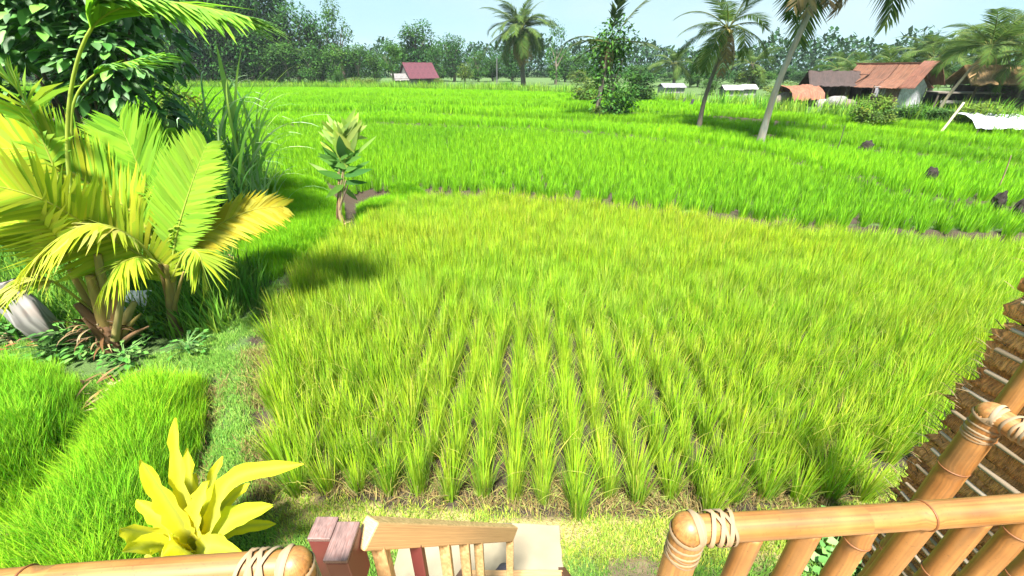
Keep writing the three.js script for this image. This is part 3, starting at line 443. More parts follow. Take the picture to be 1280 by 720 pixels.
{ const p = atF(1136, 28.3); p.y += 0.0; // washing hung under the eave
  const t = thing('laundry', 'pale washing hanging in the dark opening beside the maroon door', 'laundry', V(D(1106, 120, 29.0).x, gh(D(1106, 120, 29).x, 29), -29.0)); const cl = mottled([0.6, 0.58, 0.66]);
  const gb = new GB(); tube(gb, [V(-0.9, 1.25, 0), V(0.9, 1.25, 0)], 0.015, 5, [1, 1, 1]); mesh('line', gb.geo(), plain([0.3, 0.3, 0.3]), t); for (const s of [-0.9, 0.9]) mesh('pole', new THREE.CylinderGeometry(0.025, 0.03, 1.5, 7).translate(s, 0.6, 0), mottled([0.2, 0.15, 0.1]), t);
  for (let k = 0; k < 4; k++) mesh('garment', sheetGeo(0.34, [[-0.02, 0], [0.03, -0.25], [-0.02, -0.55]], 0.012, 0.01, k).translate(-0.6 + k * 0.4, 1.25, 0), cl, t);
}
{ // dark sagging shed
  const p = atF(1040, 32), t = thing('shed', 'old shed with dark brown sagging roof beside the orange roofed hut', 'shed', p); t.rotation.y = -0.25; t.scale.setScalar(0.84);
  const dk = mottled([0.10, 0.062, 0.055]), br = mottled([0.24, 0.15, 0.10]);
  mesh('roof', sheetGeo(4.0, [[1.7, 1.45], [1.1, 1.6], [0.5, 2.1], [0, 2.5]], 0.08, 0.03, 2), dk, t); mesh('roof', sheetGeo(4.0, [[-1.6, 1.4], [-0.8, 1.9], [-0.02, 2.5]], 0.08, 0.03, 3), dk, t);
  mesh('back_wall', box(3.6, 1.6, 0.1, 0, 0.6, -1.2), br, t); mesh('side_wall', box(0.1, 1.7, 2.4, 1.75, 0.6, 0), br, t); mesh('low_wall', box(3.4, 0.7, 0.12, 0, 0.2, 1.15), mottled([0.34, 0.3, 0.26]), t);
  for (const x of [-1.7, -0.5, 0.7]) mesh('post', new THREE.CylinderGeometry(0.06, 0.07, 1.8, 8).translate(x, 0.65, 1.25), br, t);
}
{ // clay coloured tarpaulin over a heap
  const p = atF(1002, 31), t = thing('tarpaulin_shelter', 'clay coloured tarpaulin bulging over posts beside the dark sagging shed', 'shelter', p); t.scale.setScalar(0.8);
  mesh('tarpaulin', crumple(sheetGeo(2.7, [[1.5, 0.55], [1.25, 0.95], [0.8, 1.3], [0.2, 1.5], [-0.5, 1.55], [-1.1, 1.4], [-1.3, 1.0]], 0.03, 0.05, 7), 0.35, 5, 0.3), mottled([0.50, 0.19, 0.10], 0.8), t);
  for (const [x, z] of [[-1, 0.7], [1, 0.7], [-1, -0.7], [1, -0.7]]) mesh('post', new THREE.CylinderGeometry(0.05, 0.06, 1.5, 7).translate(x, 0.45, z), mottled([0.2, 0.13, 0.09]), t);
}
{ const r = rng(8); // stones and a pale slab heap before the shed
  for (const [px, f, s, c, l] of [[985, 31.5, 0.55, [0.5, 0.42, 0.34], 'pale boulder at the foot of the clay coloured tarpaulin'], [1052, 29.6, 0.5, [0.42, 0.4, 0.4], 'grey boulder in front of the dark sagging shed'], [1068, 29.4, 0.38, [0.3, 0.24, 0.2], 'brown boulder beside the grey boulder'], [1036, 29.8, 0.34, [0.55, 0.52, 0.48], 'small pale boulder before the dark sagging shed'], [1030, 30.4, 0.4, [0.42, 0.42, 0.46], 'rounded white sack leaning on the shed']]) {
    const g = new THREE.IcosahedronGeometry(1, 3), a = g.attributes.position; for (let k = 0; k < a.count; k++) { const v = V(a.getX(k), a.getY(k), a.getZ(k)), n = 0.75 + 0.5 * fbm(v.x * 1.4 + px, v.y * 1.4, v.z * 1.4); a.setXYZ(k, v.x * n * s * 1.4, v.y * n * s, v.z * n * s); } g.computeVertexNormals();
    const p = atF(px, f), m = mesh('boulder', g, mottled(c)); m.position.copy(p).add(V(0, s * 0.45, 0)); tag(m, l, 'boulder');
  }
}
{ // maroon roofed house far off
  const p = atF(524, 70), t = thing('village_house', 'grey walled house with steep maroon roof among the far trees', 'house', p); t.rotation.y = 0.62; t.scale.setScalar(0.82);
  const w = 5.2, d = 4.4; for (const s of [-1, 1]) { const g = mesh('gable_wall', gableWall(d, 1.5, 2.0, 0.15), mottled([0.36, 0.34, 0.33]), t); g.rotation.y = Math.PI / 2; g.position.x = s * w / 2 - 0.07; }
  mesh('front_wall', box(w, 1.5, 0.15, 0, 0.75, d / 2), mottled([0.40, 0.37, 0.35]), t); mesh('back_wall', box(w, 1.5, 0.15, 0, 0.75, -d / 2), mottled([0.40, 0.37, 0.35]), t);
  for (const s of [-1, 1]) mesh('roof_slope', sheetGeo(w + 0.6, [[s * (d / 2 + 0.5), 1.15], [s * d / 4, 2.55], [0, 3.65]], 0.1, 0.008, 2), mottled([0.20, 0.045, 0.075]), t);
  mesh('door', box(0.9, 1.3, 0.06, 0.9, 0.65, d / 2 + 0.1), plain([0.1, 0.07, 0.06]), t); mesh('window', box(0.8, 0.6, 0.05, -1.1, 0.95, d / 2 + 0.1), plain([0.03, 0.03, 0.04], 0.3), t);
  mesh('wing_roof', sheetGeo(3.0, [[1.6, 0.9], [0, 1.9]], 0.1, 0.01, 3).translate(-3.9, 0, 0.4), mottled([0.42, 0.40, 0.40]), t); mesh('wing_wall', box(2.6, 1.3, 0.15, -3.9, 0.5, 1.7), mottled([0.4, 0.38, 0.36]), t);
}
function lowHouse(px, f, w, label, c, turn, win) { const t = thing('field_house', label, 'building', atF(px, f)); t.rotation.y = turn; t.scale.setScalar(0.62); mesh('wall', box(w, 1.0, 2.4, 0, 0.45, 0), mottled([0.66, 0.66, 0.68]), t); for (const s of [-1, 1]) mesh('roof_slope', sheetGeo(w + 0.4, [[s * 1.5, 0.85], [0, 1.45]], 0.06, 0.01, s + 3), mottled(c), t); if (win) for (const x of [-w * 0.28, w * 0.2]) mesh('window', box(0.55, 0.5, 0.06, x, 0.55, 1.22), plain([0.02, 0.02, 0.025], 0.3), t); return t; }
lowHouse(840, 48, 3.6, 'low grey roofed shelter beyond the ragged palm', [0.42, 0.43, 0.47], 0.1, false);
lowHouse(915, 43, 2.4, 'low white field house with dark windows', [0.75, 0.76, 0.78], -0.1, true);
lowHouse(936, 44, 1.7, 'low plain white shed beside the field house with dark windows', [0.78, 0.78, 0.8], -0.1, false);
{ // straw roof
  const p = atF(1262, 28), t = thing('thatched_shelter', 'open shelter with straw coloured roof beside the leaning pale palm', 'shelter', p); t.rotation.y = -0.4;
  for (const s of [-1, 1]) mesh('roof_slope', sheetGeo(5.0, [[s * 1.9, 1.5], [s * 1.0, 1.95], [0, 2.45]], 0.14, 0.03, 5), mottled([0.50, 0.31, 0.12]), t);
  for (const x of [-2, 0, 2]) for (const z of [-1.4, 1.4]) mesh('post', new THREE.CylinderGeometry(0.06, 0.07, 1.9, 7).translate(x, 0.75, z), mottled([0.22, 0.16, 0.1]), t);
  mesh('back_wall', box(4.2, 1.4, 0.1, 0, 0.6, -1.35), mottled([0.16, 0.12, 0.09]), t);
}
{ // white sheeting
  const p = onG(1272, 168), t = thing('plastic_sheeting', 'low white plastic sheeting stretched over stakes at the field edge', 'sheeting', p); t.rotation.y = -0.35;
  mesh('sheet', sheetGeo(3.6, [[0.9, 0.30], [0.4, 0.5], [-0.2, 0.62], [-0.9, 0.66]], 0.02, 0.03, 6), plain([0.46, 0.48, 0.52], 0.5), t);
  for (const x of [-1.7, -0.6, 0.6, 1.7]) for (const z of [0.85, -0.85]) mesh('stake', new THREE.CylinderGeometry(0.025, 0.03, 0.8, 6).translate(x, z > 0 ? -0.1 : 0.22, z), mottled([0.2, 0.15, 0.1]), t);
}
{ const t = thing('low_shed', 'low dark lean-to with flat boards between the hut and the sheeting', 'shed', atF(1208, 28.5)); t.rotation.y = -0.3;
  mesh('roof_board', box(3.2, 0.07, 1.6, 0, 0.95, 0), mottled([0.42, 0.36, 0.3]), t); mesh('back_wall', box(3.0, 1.0, 0.1, 0, 0.4, -0.7), mottled([0.05, 0.04, 0.04]), t); for (const x of [-1.5, 0, 1.5]) mesh('post', new THREE.CylinderGeometry(0.05, 0.06, 1.1, 7).translate(x, 0.4, 0.7), mottled([0.25, 0.2, 0.15]), t); mesh('plank', box(2.8, 0.16, 0.05, 0.1, 0.45, 0.78), mottled([0.5, 0.46, 0.42]), t); }

// stakes, posts, clods in the field
function stick(name, label, cat, a, b, ra, rb, c) { const gb = new GB(), r = rng(Math.round(a.x * 100) + 5000); const d = b.clone().sub(a); tube(gb, curve([V(0, -0.1, 0), d.clone().multiplyScalar(0.5).add(V(0.01, 0, 0.01)), d], 8), (t) => lerp(ra, rb, t), 7, () => tint(c, r, 0.2)); const m = mesh(name, gb.geo(), M.vc); m.position.copy(a); return tag(m, label, cat); }
{ let b = onG(1044, 194); stick('bamboo_stake', 'thin dark stake standing in the rice near the pale trunked palm', 'stake', b, D(1056, 157, -b.z), 0.02, 0.012, [0.06, 0.07, 0.03]); b = onG(1244, 243); stick('bamboo_stake', 'thin brown stake beside the dark soil clods', 'stake', b, D(1264, 194, -b.z), 0.016, 0.011, [0.2, 0.15, 0.08]); b = onG(1172, 168); stick('bamboo_stake', 'pale prop leaning beside the pale leaning palm', 'stake', b, D(1205, 128, -b.z), 0.05, 0.04, [0.45, 0.38, 0.28]); b = atF(855, 30); stick('fence_post', 'thin dark post standing near the slender curved palm', 'post', b, D(857, 122, 30), 0.05, 0.04, [0.04, 0.04, 0.04]); b = atF(866, 28); stick('fence_post', 'thick dark stump of a post near the slender curved palm', 'post', b, D(867, 124, 28), 0.12, 0.07, [0.025, 0.025, 0.03]); b = atF(621, 50); stick('fence_post', 'thin tall dark post left of the bushy far palm', 'post', b, D(621, 72, 50), 0.06, 0.05, [0.1, 0.1, 0.1]).userData.label = 'thin tall dark post beside the bushy far palm'; b = atF(614, 48); stick('fence_post', 'short dark post beside the low far bush', 'post', b, D(614, 114, 48), 0.14, 0.1, [0.05, 0.06, 0.04]); b = atF(626, 47); stick('fence_post', 'short forked grey post in front of the low far bush', 'post', b, D(626, 113, 47), 0.1, 0.14, [0.1, 0.1, 0.09]); }
{ const labels = ['upright dark clod of soil in the rice beside the thin dark stake', 'flat dark clod of soil alone in the middle plot', 'dark clod of soil at the foot of the thin brown stake', 'largest dark clod of soil at the corner of the near paddy', 'low brown heap of dry weeds at the foot of the pale trunked palm', 'small dark clod hidden in rice near the dark stake'];
  SOIL_SPOTS.slice(0, 5).forEach(([x, f, s], n) => { const g = new THREE.IcosahedronGeometry(1, 4), a = g.attributes.position; for (let k = 0; k < a.count; k++) { const v = V(a.getX(k), a.getY(k), a.getZ(k)), q = 0.45 + 1.05 * fbm(v.x * 2.2 + n * 9, v.y * 2.2, v.z * 2.2); a.setXYZ(k, v.x * q * s * 0.95, v.y * q * (n === 4 ? 0.2 : [0.5, 0.3, 0.4, 0.4][n] * s + 0.16), v.z * q * s * 0.7); } g.computeVertexNormals(); const m = mesh('soil_clod', g, mottled(n === 4 ? [0.2, 0.14, 0.07] : [0.035, 0.022, 0.012])); m.position.set(x, gh(x, f) + (n === 4 ? 0.08 : 0.22), -f); tag(m, labels[n], 'soil clod'); });
}

// ---------------------------------------------------------------- the planting on the near side of the field
const YG = [[0.34, 0.42, 0.02], [0.27, 0.39, 0.02], [0.40, 0.44, 0.03]], LG = [[0.18, 0.38, 0.02], [0.22, 0.42, 0.03], [0.14, 0.32, 0.02]], YEL = [[0.48, 0.42, 0.03], [0.52, 0.46, 0.06], [0.44, 0.36, 0.03]], DG = [[0.06, 0.18, 0.03], [0.09, 0.24, 0.04], [0.05, 0.13, 0.03]];
function nearFrond(t, base, pts, o) {           // a frond through points in the world, part of palm t
  const r = rng(o.seed), gb = new GB(), w = pts.map((p) => p.clone().sub(base)), c = new THREE.CatmullRomCurve3(w), st = c.getPoints(28);
  tube(gb, st, (q) => (o.r || 0.014) * (1.2 - q), 7, () => tint(mixc(o.cols[0], [0.42, 0.42, 0.08], 0.6), r, 0.1), false);
  leaflets(gb, c, r, o.n || 60, o.len, o.wid, o.cols, o.ragged ?? 0.03, o.start ?? 0.3, o.hang ?? 0.5, o.up || V(0, 1, 0), o.fw ?? 0.55);
  return mesh('frond', gb.geo(), o.mat || M.palm, t);
}
function petioleBase(t, list, cols) { for (const [a, b, ra, rb, s] of list) { const gb = new GB(), r = rng(s), m = a.clone().lerp(b, 0.5); m.y += 0.02; tube(gb, curve([a, m, b], 8), (q) => lerp(ra, rb, q), 9, () => tint(cols[s % cols.length], r, 0.18)); mesh('leaf_base', gb.geo(), M.vc, t); } }
const fA = -onG(140, 432).z, fB = -onG(222, 416).z;
{
  const b = onG(222, 416), t = thing('young_coconut_palm', 'young coconut palm with arching yellow green fronds and slim brown stem', 'palm', b), gb = new GB(), r = rng(4), L = (px, py, df = 0) => D(px, py, fB + df).sub(b);
  tube(gb, curve([V(0.12, -0.12, 0), V(0.02, 0.06, 0), L(214, 378), L(208, 330)], 14), (q, k) => 0.085 * (1 - 0.55 * q) * (k % 2 ? 1.08 : 0.95), 12, (q) => tint(mixc([0.1, 0.055, 0.028], [0.24, 0.19, 0.05], sstep(0.25, 0.9, q)), r, 0.2)); mesh('trunk', gb.geo(), M.vc, t);
  const W = (l) => l.map(([x, y, d]) => D(x, y, fB + (d || 0)));
  nearFrond(t, b, W([[212, 372], [190, 330], [120, 288, -0.15], [50, 248, -0.4], [-30, 226, -0.6]]), { seed: 1, n: 110, len: 0.62, wid: 0.038, cols: YG, start: 0.12, hang: 0.35, up: V(0, 0.6, 0.8), r: 0.018 });
  nearFrond(t, b, W([[212, 350], [178, 278, 0.05], [110, 228, 0.1], [40, 190, 0.0], [-20, 185, -0.1]]), { seed: 2, n: 110, len: 0.5, wid: 0.042, cols: [...YG, LG[1]], start: 0.2, hang: 0.2, up: V(0, 0.6, 0.8), r: 0.016 });
  nearFrond(t, b, W([[210, 345], [196, 270, 0.2], [172, 205, 0.35], [150, 155, 0.45]]), { seed: 3, n: 150, len: 0.5, wid: 0.05, cols: LG, start: 0.25, hang: 0.05, r: 0.014, ragged: 0, up: V(0, 0.25, 1) });
  nearFrond(t, b, W([[213, 345], [222, 290, 0.0], [240, 230, 0.05], [258, 182, 0.1]]), { seed: 4, n: 150, len: 0.38, wid: 0.05, cols: [[0.24, 0.44, 0.03], [0.28, 0.46, 0.04]], start: 0.2, hang: 0.05, r: 0.014, ragged: 0, up: V(0, 0.25, 1) });
  nearFrond(t, b, W([[216, 352], [232, 314, 0], [272, 282, 0.1], [318, 262, 0.2], [352, 258, 0.3]]), { seed: 5, n: 84, len: 0.3, wid: 0.045, fw: 0.9, cols: YEL, start: 0.24, hang: 0.55, up: V(0.1, 0.5, 1), r: 0.015, mat: M.yellow }).userData.label = 'yellowing frond';
  nearFrond(t, b, W([[210, 350], [178, 322, -0.25], [150, 330, -0.45], [128, 362, -0.55]]), { seed: 6, n: 40, len: 0.36, wid: 0.035, cols: YG, start: 0.3, hang: 1.0 });
  nearFrond(t, b, W([[214, 350], [236, 312, -0.1], [250, 320, -0.2], [256, 360, -0.25]]), { seed: 7, n: 36, len: 0.28, wid: 0.03, cols: [[0.24, 0.34, 0.03], YG[0]], start: 0.3, hang: 1.0 });
  nearFrond(t, b, W([[210, 352], [170, 300, -0.1], [120, 280, -0.3], [70, 300, -0.5], [30, 340, -0.6]]), { seed: 8, n: 70, len: 0.45, wid: 0.04, cols: [YG[0], YG[2], [0.42, 0.4, 0.08]], start: 0.25, hang: 0.9 });
  nearFrond(t, b, W([[212, 348], [206, 300, 0.1], [222, 262, 0.25], [205, 240, 0.3]]), { seed: 9, n: 50, len: 0.36, wid: 0.03, cols: [YG[1], LG[0]], start: 0.2, hang: 0.4 });
  nearFrond(t, b, W([[210, 352], [170, 300, 0.1], [110, 262, 0.2], [50, 262, 0.2], [-10, 290, 0.2]]), { seed: 10, n: 90, len: 0.5, wid: 0.035, cols: YG, start: 0.2, hang: 0.7 });
  nearFrond(t, b, W([[211, 350], [150, 270, 0.3], [90, 215, 0.4], [20, 215, 0.4], [-40, 240, 0.4]]), { seed: 11, n: 90, len: 0.5, wid: 0.035, cols: [YG[1], LG[0], YG[2]], start: 0.2, hang: 0.5 });
  nearFrond(t, b, W([[212, 350], [202, 290, 0.5], [190, 220, 0.8], [205, 165, 0.9]]), { seed: 12, n: 120, len: 0.4, wid: 0.045, cols: [LG[0], LG[2]], start: 0.25, hang: 0.1, ragged: 0, up: V(0, 0.25, 1) });
  petioleBase(t, [[L(216, 396), L(200, 330, -0.05), 0.035, 0.018, 1], [L(214, 392), L(222, 325, 0.05), 0.032, 0.016, 2], [L(215, 400), L(230, 340, -0.1), 0.03, 0.014, 3]], [[0.2, 0.15, 0.035], [0.16, 0.1, 0.03], [0.24, 0.21, 0.06]]);
}
{
  const b = onG(140, 436), t = thing('young_coconut_palm', 'young coconut palm with thick orange brown leaf bases and tall upright frond', 'palm', b), gb = new GB(), r = rng(6), L = (px, py, df = 0) => D(px, py, fA + df).sub(b);
  tube(gb, curve([V(0, -0.2, 0), V(0, 0.05, 0), L(132, 405)], 8), (q, k) => 0.13 * (1 - 0.25 * q) * (k % 2 ? 1.06 : 0.96), 14, () => tint([0.14, 0.075, 0.035], r, 0.35)); mesh('trunk', gb.geo(), M.vc, t);
  const cols = [[0.22, 0.12, 0.035], [0.27, 0.19, 0.05], [0.13, 0.07, 0.03], [0.25, 0.21, 0.07]];
  petioleBase(t, [[L(140, 428), L(112, 345, -0.05), 0.09, 0.04, 1], [L(138, 425), L(96, 380, -0.1), 0.08, 0.035, 2], [L(146, 428), L(168, 378, 0.05), 0.08, 0.03, 3], [L(142, 420), L(150, 360, 0.1), 0.085, 0.045, 4], [L(134, 415), L(84, 330, 0.1), 0.07, 0.03, 5], [L(140, 418), L(122, 318, 0.05), 0.07, 0.035, 7], [L(136, 424), L(104, 362, 0.15), 0.05, 0.012, 8], [L(148, 426), L(176, 392, -0.05), 0.05, 0.01, 9], [L(132, 428, -0.1), L(104, 398, -0.2), 0.05, 0.012, 10], [L(144, 424, -0.1), L(158, 350, -0.1), 0.045, 0.02, 11], [L(150, 430, -0.05), L(186, 408, -0.15), 0.04, 0.008, 14]], cols);
  { const fg = new GB(); for (let k = 0; k < 60; k++) { const a = r() * 6.28, q = 0.1 + 0.06 * r(); blade(fg, Math.cos(a) * q, 0.1 + r() * 0.35, Math.sin(a) * q, a, 0.12 + 0.22 * r(), 0.02 + 0.02 * r(), 0.6 + r() * 0.9, 1.2 + r(), 5, tint(k % 2 ? [0.13, 0.075, 0.035] : [0.24, 0.17, 0.09], r, 0.3)); } mesh('leaf_fibre', fg.geo(), M.dry, t); }
  const W = (l) => l.map(([x, y, d]) => D(x, y, fA + (d || 0)));
  nearFrond(t, b, W([[128, 380], [100, 290, 0.1], [85, 200, 0.2], [92, 95, 0.3], [122, 26, 0.3], [190, 2, 0.2], [300, 18, 0.0]]), { seed: 21, n: 150, len: 0.66, wid: 0.06, cols: LG, start: 0.64, hang: 0.6, fw: 1.15, r: 0.022, ragged: 0.0 });
  nearFrond(t, b, W([[120, 380], [92, 280, 0.2], [60, 190, 0.3], [20, 110, 0.3], [-40, 60, 0.2]]), { seed: 22, n: 60, len: 0.5, wid: 0.045, cols: [YG[1], LG[1]], start: 0.45, hang: 0.6 });
  nearFrond(t, b, W([[122, 385], [80, 320], [30, 280, -0.1], [-30, 285, -0.2]]), { seed: 23, n: 90, len: 0.5, wid: 0.038, cols: YG, start: 0.3, hang: 0.5, up: V(0, 0.6, 0.8) });
  nearFrond(t, b, W([[130, 380], [98, 250, 0.4], [92, 130, 0.7], [120, 92, 0.8], [200, 68, 0.9]]), { seed: 24, n: 34, len: 0.4, wid: 0.05, cols: [LG[0], DG[1]], start: 0.74, hang: 0.5, r: 0.018 });
  nearFrond(t, b, W([[126, 385], [90, 300, 0.3], [40, 215, 0.4], [-10, 170, 0.4]]), { seed: 25, n: 80, len: 0.45, wid: 0.035, cols: [YG[0], YG[2]], start: 0.35, hang: 0.3, up: V(0, 0.6, 0.8) });
  nearFrond(t, b, W([[118, 390], [60, 350, -0.2], [20, 350, -0.3], [-20, 390, -0.4]]), { seed: 26, n: 46, len: 0.36, wid: 0.035, cols: [[0.36, 0.36, 0.08], YG[1]], start: 0.3, hang: 1.1 });
}
// broadleaf evergreen behind the palms: leaves large enough to pick apart are single, the rest is mass
{
  const f0 = 7.0, c0 = D(80, 60, f0), b = V(c0.x - 0.3, gh(c0.x - 0.3, f0), -f0), t = thing('evergreen_shrub', 'tall dark evergreen shrub with glossy oval leaves behind the young palms', 'shrub', b), r = rng(55);
  const gb = new GB(), wood = new GB(), cs = [], dcols = [[0.03, 0.12, 0.014], [0.05, 0.17, 0.02], [0.08, 0.23, 0.025], [0.02, 0.08, 0.012]];
  for (let k = 0; k < 60; k++) { const px = -160 + r() * 345, py = -110 + r() * 330, dd = r() * 2.2, edge = px > 110 ? (px - 110) / 75 : 0; if (py > 175 - edge * 30 && r() < 0.5) continue; const p = D(px, py, f0 - 0.5 + dd).sub(b); if (p.y < 0.2) p.y = 0.3; cs.push([p, 0.42 + 0.26 * r()]); }
  const lg = new GB(); leaf(lg, V(0, 0, 0), V(1, 0, 0), V(0, 1, 0), 0.21, 0.105, [1, 1, 1], 0.28, 0.22, 5); const leafGeo = lg.geo();
  const mats = dcols.slice(0, 3).concat([[0.11, 0.28, 0.03]]).map((c) => { const m = pm({ color: new THREE.Color().setRGB(...c), roughness: 0.55, side: THREE.DoubleSide, specularIntensity: 0.6 }); return m; });
  const cand = [];
  for (const [p, rad] of cs) for (let k = 0; k < 190; k++) {
    const z = r() * 2 - 1, a = r() * 6.283, q = Math.sqrt(1 - z * z), d = V(q * Math.cos(a), z, q * Math.sin(a)), at = p.clone().addScaledVector(d, rad * (0.7 + 0.4 * r())), dir = V(d.x + (r() - 0.5), d.y * 0.5 - 0.35 + (r() - 0.5) * 0.6, d.z + (r() - 0.5) + 0.3);
    cand.push([at, dir, r()]);
  }
  cand.sort((m, n) => n[0].z - m[0].z);
  cand.forEach(([at, dir, q], k) => {
    if (k % 6 === 0 && k < 1740) { const m = mesh('leaf', leafGeo, mats[Math.floor(q * 4)], t); m.position.copy(at); m.quaternion.setFromUnitVectors(V(1, 0, 0), dir.clone().normalize()); m.scale.setScalar(0.8 + 0.5 * q); }
    else leaf(gb, at, dir, V(r() - 0.5, 1, r() - 0.5), 0.15 + 0.1 * r(), 0.075 + 0.05 * r(), tint(dcols[Math.floor(q * 4)], r, 0.25), 0.25, 0.2, 3);
  });
  for (let k = 0; k < 14; k++) { const e = cs[Math.floor(r() * cs.length)][0]; tube(wood, curve([V((r() - 0.5) * 1.2, -0.1, (r() - 0.5) * 0.8), V(e.x * 0.4 + (r() - 0.5) * 0.4, e.y * 0.5, e.z * 0.4), e], 8), (s) => 0.05 * (1.1 - s), 6, [0.09, 0.065, 0.045]); }
  const m = mesh('foliage', gb.geo(), pm({ color: 0xffffff, vertexColors: true, roughness: 0.6, side: THREE.DoubleSide, transmission: 0.15, thickness: 0 }), t); m.userData.kind = 'stuff'; mesh('stem', wood.geo(), M.vc, t);
}
// tall fodder grass
{
  const b = onG(272, 292), f0 = -b.z, t = thing('tall_fodder_grass', 'clump of tall broad bladed fodder grass arching beside the seedling bed', 'grass clump', b), r = rng(91);
  const ml = (c) => pm({ color: new THREE.Color().setRGB(...c), roughness: 1, transmission: 0.42, thickness: 0, side: THREE.DoubleSide }), mt = [ml([0.17, 0.38, 0.05]), ml([0.10, 0.27, 0.06]), ml([0.28, 0.44, 0.07]), ml([0.30, 0.44, 0.20])];
  for (let k = 0; k < 290; k++) {
    const gb = new GB(), az = r() * 6.283, right = k % 2 === 0 ? (r() - 0.5) * 1.1 : az, len = 1.3 + 1.3 * r(), bx = (r() - 0.5) * 2.3, bz = (r() - 0.5) * 1.1; blade(gb, bx, r() * 1.5, bz, right, len, 0.035 + 0.035 * r(), 0.1 + r() * 0.35, 0.9 + r() * 1.3, 9, [1, 1, 1]); mesh('blade', gb.geo(), mt[Math.floor(r() * 4)], t);
  }
  for (const [px, py, h, w, az, m, le, bd] of [[292, 150, 1.5, 0.16, 0.3, 2, 0.04, 0.12], [290, 150, 1.6, 0.07, 0.2, 2, 0.32, 0.35], [250, 160, 1.2, 0.13, 2.6, 0, 0.05, 0.5], [300, 150, 1.5, 0.06, -0.1, 3, 0.5, 1.4], [310, 190, 2.0, 0.09, 0.2, 3, 0.7, 1.5], [320, 200, 1.9, 0.08, 0.5, 0, 0.7, 1.3], [305, 190, 2.1, 0.09, -0.2, 0, 0.75, 1.2], [300, 210, 1.9, 0.09, 0.1, 2, 0.85, 1.2]]) { const gb = new GB(), p = D(px, py, f0).sub(b); blade(gb, p.x, p.y - 0.2, p.z, az, h * 0.95, w, le, bd, 10, [1, 1, 1]); tube(gb, curve([V(p.x * 0.7, -0.1, p.z * 0.7), V(p.x * 0.9, p.y * 0.5, p.z), V(p.x, p.y - 0.18, p.z)], 6), 0.014, 6, [0.7, 0.8, 0.7], false); mesh('blade', gb.geo(), mt[m], t); }
  const st = new GB(); for (let k = 0; k < 16; k++) { const x = (r() - 0.5) * 1.2, z = (r() - 0.5) * 0.8; tube(st, [V(x, -0.1, z), V(x * 1.05, 0.8, z * 1.05), V(x * 1.2, 1.5 + 0.4 * r(), z * 1.1)], (s) => 0.018 * (1.1 - s * 0.5), 6, tint([0.12, 0.2, 0.05], r, 0.3)); } mesh('stem', st.geo(), M.vc, t);
  bush('shrub', 'dark leafy bush under the tall fodder grass', null, onG(246, 316), 0.6, 0.8, 'mid', 31);
  bush('shrub', 'dark leafy bush between the fodder grass and the evergreen shrub', null, atF(196, 8.2), 1.0, 1.3, 'mid', 32);
  bush('shrub', 'bright green leafy bush in front of the wood beside the evergreen shrub', null, atF(205, 13), 1.3, 2.9, 'pale', 33);
}
// sapling with large leaves
{
  const b = onG(428, 284), f0 = -b.z, t = thing('sapling', 'young sapling with big pale upright leaves beside the near paddy', 'sapling', b), r = rng(14), L = (x, y, d = 0) => D(x, y, f0 + d).sub(b), wood = new GB();
  for (let k = 0; k < 9; k++) { const s = (r() - 0.5) * 0.18; tube(wood, curve([V(s * 1.3, -0.08, (r() - 0.5) * 0.15), V(s * 0.6, 0.35, 0), L(428 + (r() - 0.5) * 16, 205 + r() * 30)], 7), (q) => 0.022 * (1.1 - 0.6 * q), 6, tint(k % 2 ? [0.11, 0.065, 0.035] : [0.3, 0.22, 0.12], r, 0.3)); } tube(wood, curve([V(0, 0.2, 0), L(430, 215), L(432, 150)], 8), (q) => 0.018 * (1.1 - 0.7 * q), 6, [0.16, 0.18, 0.05]); mesh('stem', wood.geo(), M.vc, t);
  const leaves = [[430, 212, 444, 176, 0.12, [0.26, 0.38, 0.06]], [430, 205, 416, 176, 0.11, [0.24, 0.38, 0.05]], [432, 180, 448, 156, 0.1, [0.32, 0.40, 0.10]], [430, 176, 418, 152, 0.1, [0.34, 0.42, 0.14]], [430, 216, 402, 178, 0.22, [0.06, 0.17, 0.03]], [431, 220, 460, 212, 0.12, [0.06, 0.18, 0.04]], [430, 222, 398, 214, 0.13, [0.07, 0.2, 0.03]], [430, 228, 456, 228, 0.1, [0.05, 0.14, 0.03]], [430, 230, 408, 246, 0.12, [0.1, 0.22, 0.03]], [432, 170, 456, 172, 0.1, [0.30, 0.38, 0.10]], [430, 200, 424, 174, 0.2, [0.05, 0.14, 0.03]], [432, 160, 438, 144, 0.09, [0.34, 0.40, 0.12]], [430, 235, 446, 250, 0.1, [0.12, 0.2, 0.04]], [428, 226, 388, 205, 0.1, [0.30, 0.42, 0.12]]];
  for (let k = 0; k < 70; k++) { const x0 = 418 + r() * 28, y0 = 162 + r() * 55, a = r() * 6.28, up = y0 < 195, q = up ? [0.24 + 0.1 * r(), 0.38 + 0.06 * r(), 0.05 + 0.06 * r()] : [0.10, 0.24, 0.04]; leaves.push([x0, y0, x0 + Math.cos(a) * (14 + 10 * r()), y0 - (up ? 14 : 2) - 12 * r(), 0.06 + 0.06 * r(), q]); }
  for (const [x0, y0, x1, y1, w, c] of leaves) { const gb = new GB(), p = L(x0, y0), e = L(x1, y1, (r() - 0.5) * 0.4), d = e.clone().sub(p), Ln = d.length() * 1.1; leaf(gb, p, d, V(0.1, 0.3, 1), Ln, Math.min(w, Ln * 0.62), c, 0.15, 0.12, 7); mesh('leaf', gb.geo(), M.yellow, t); }
}
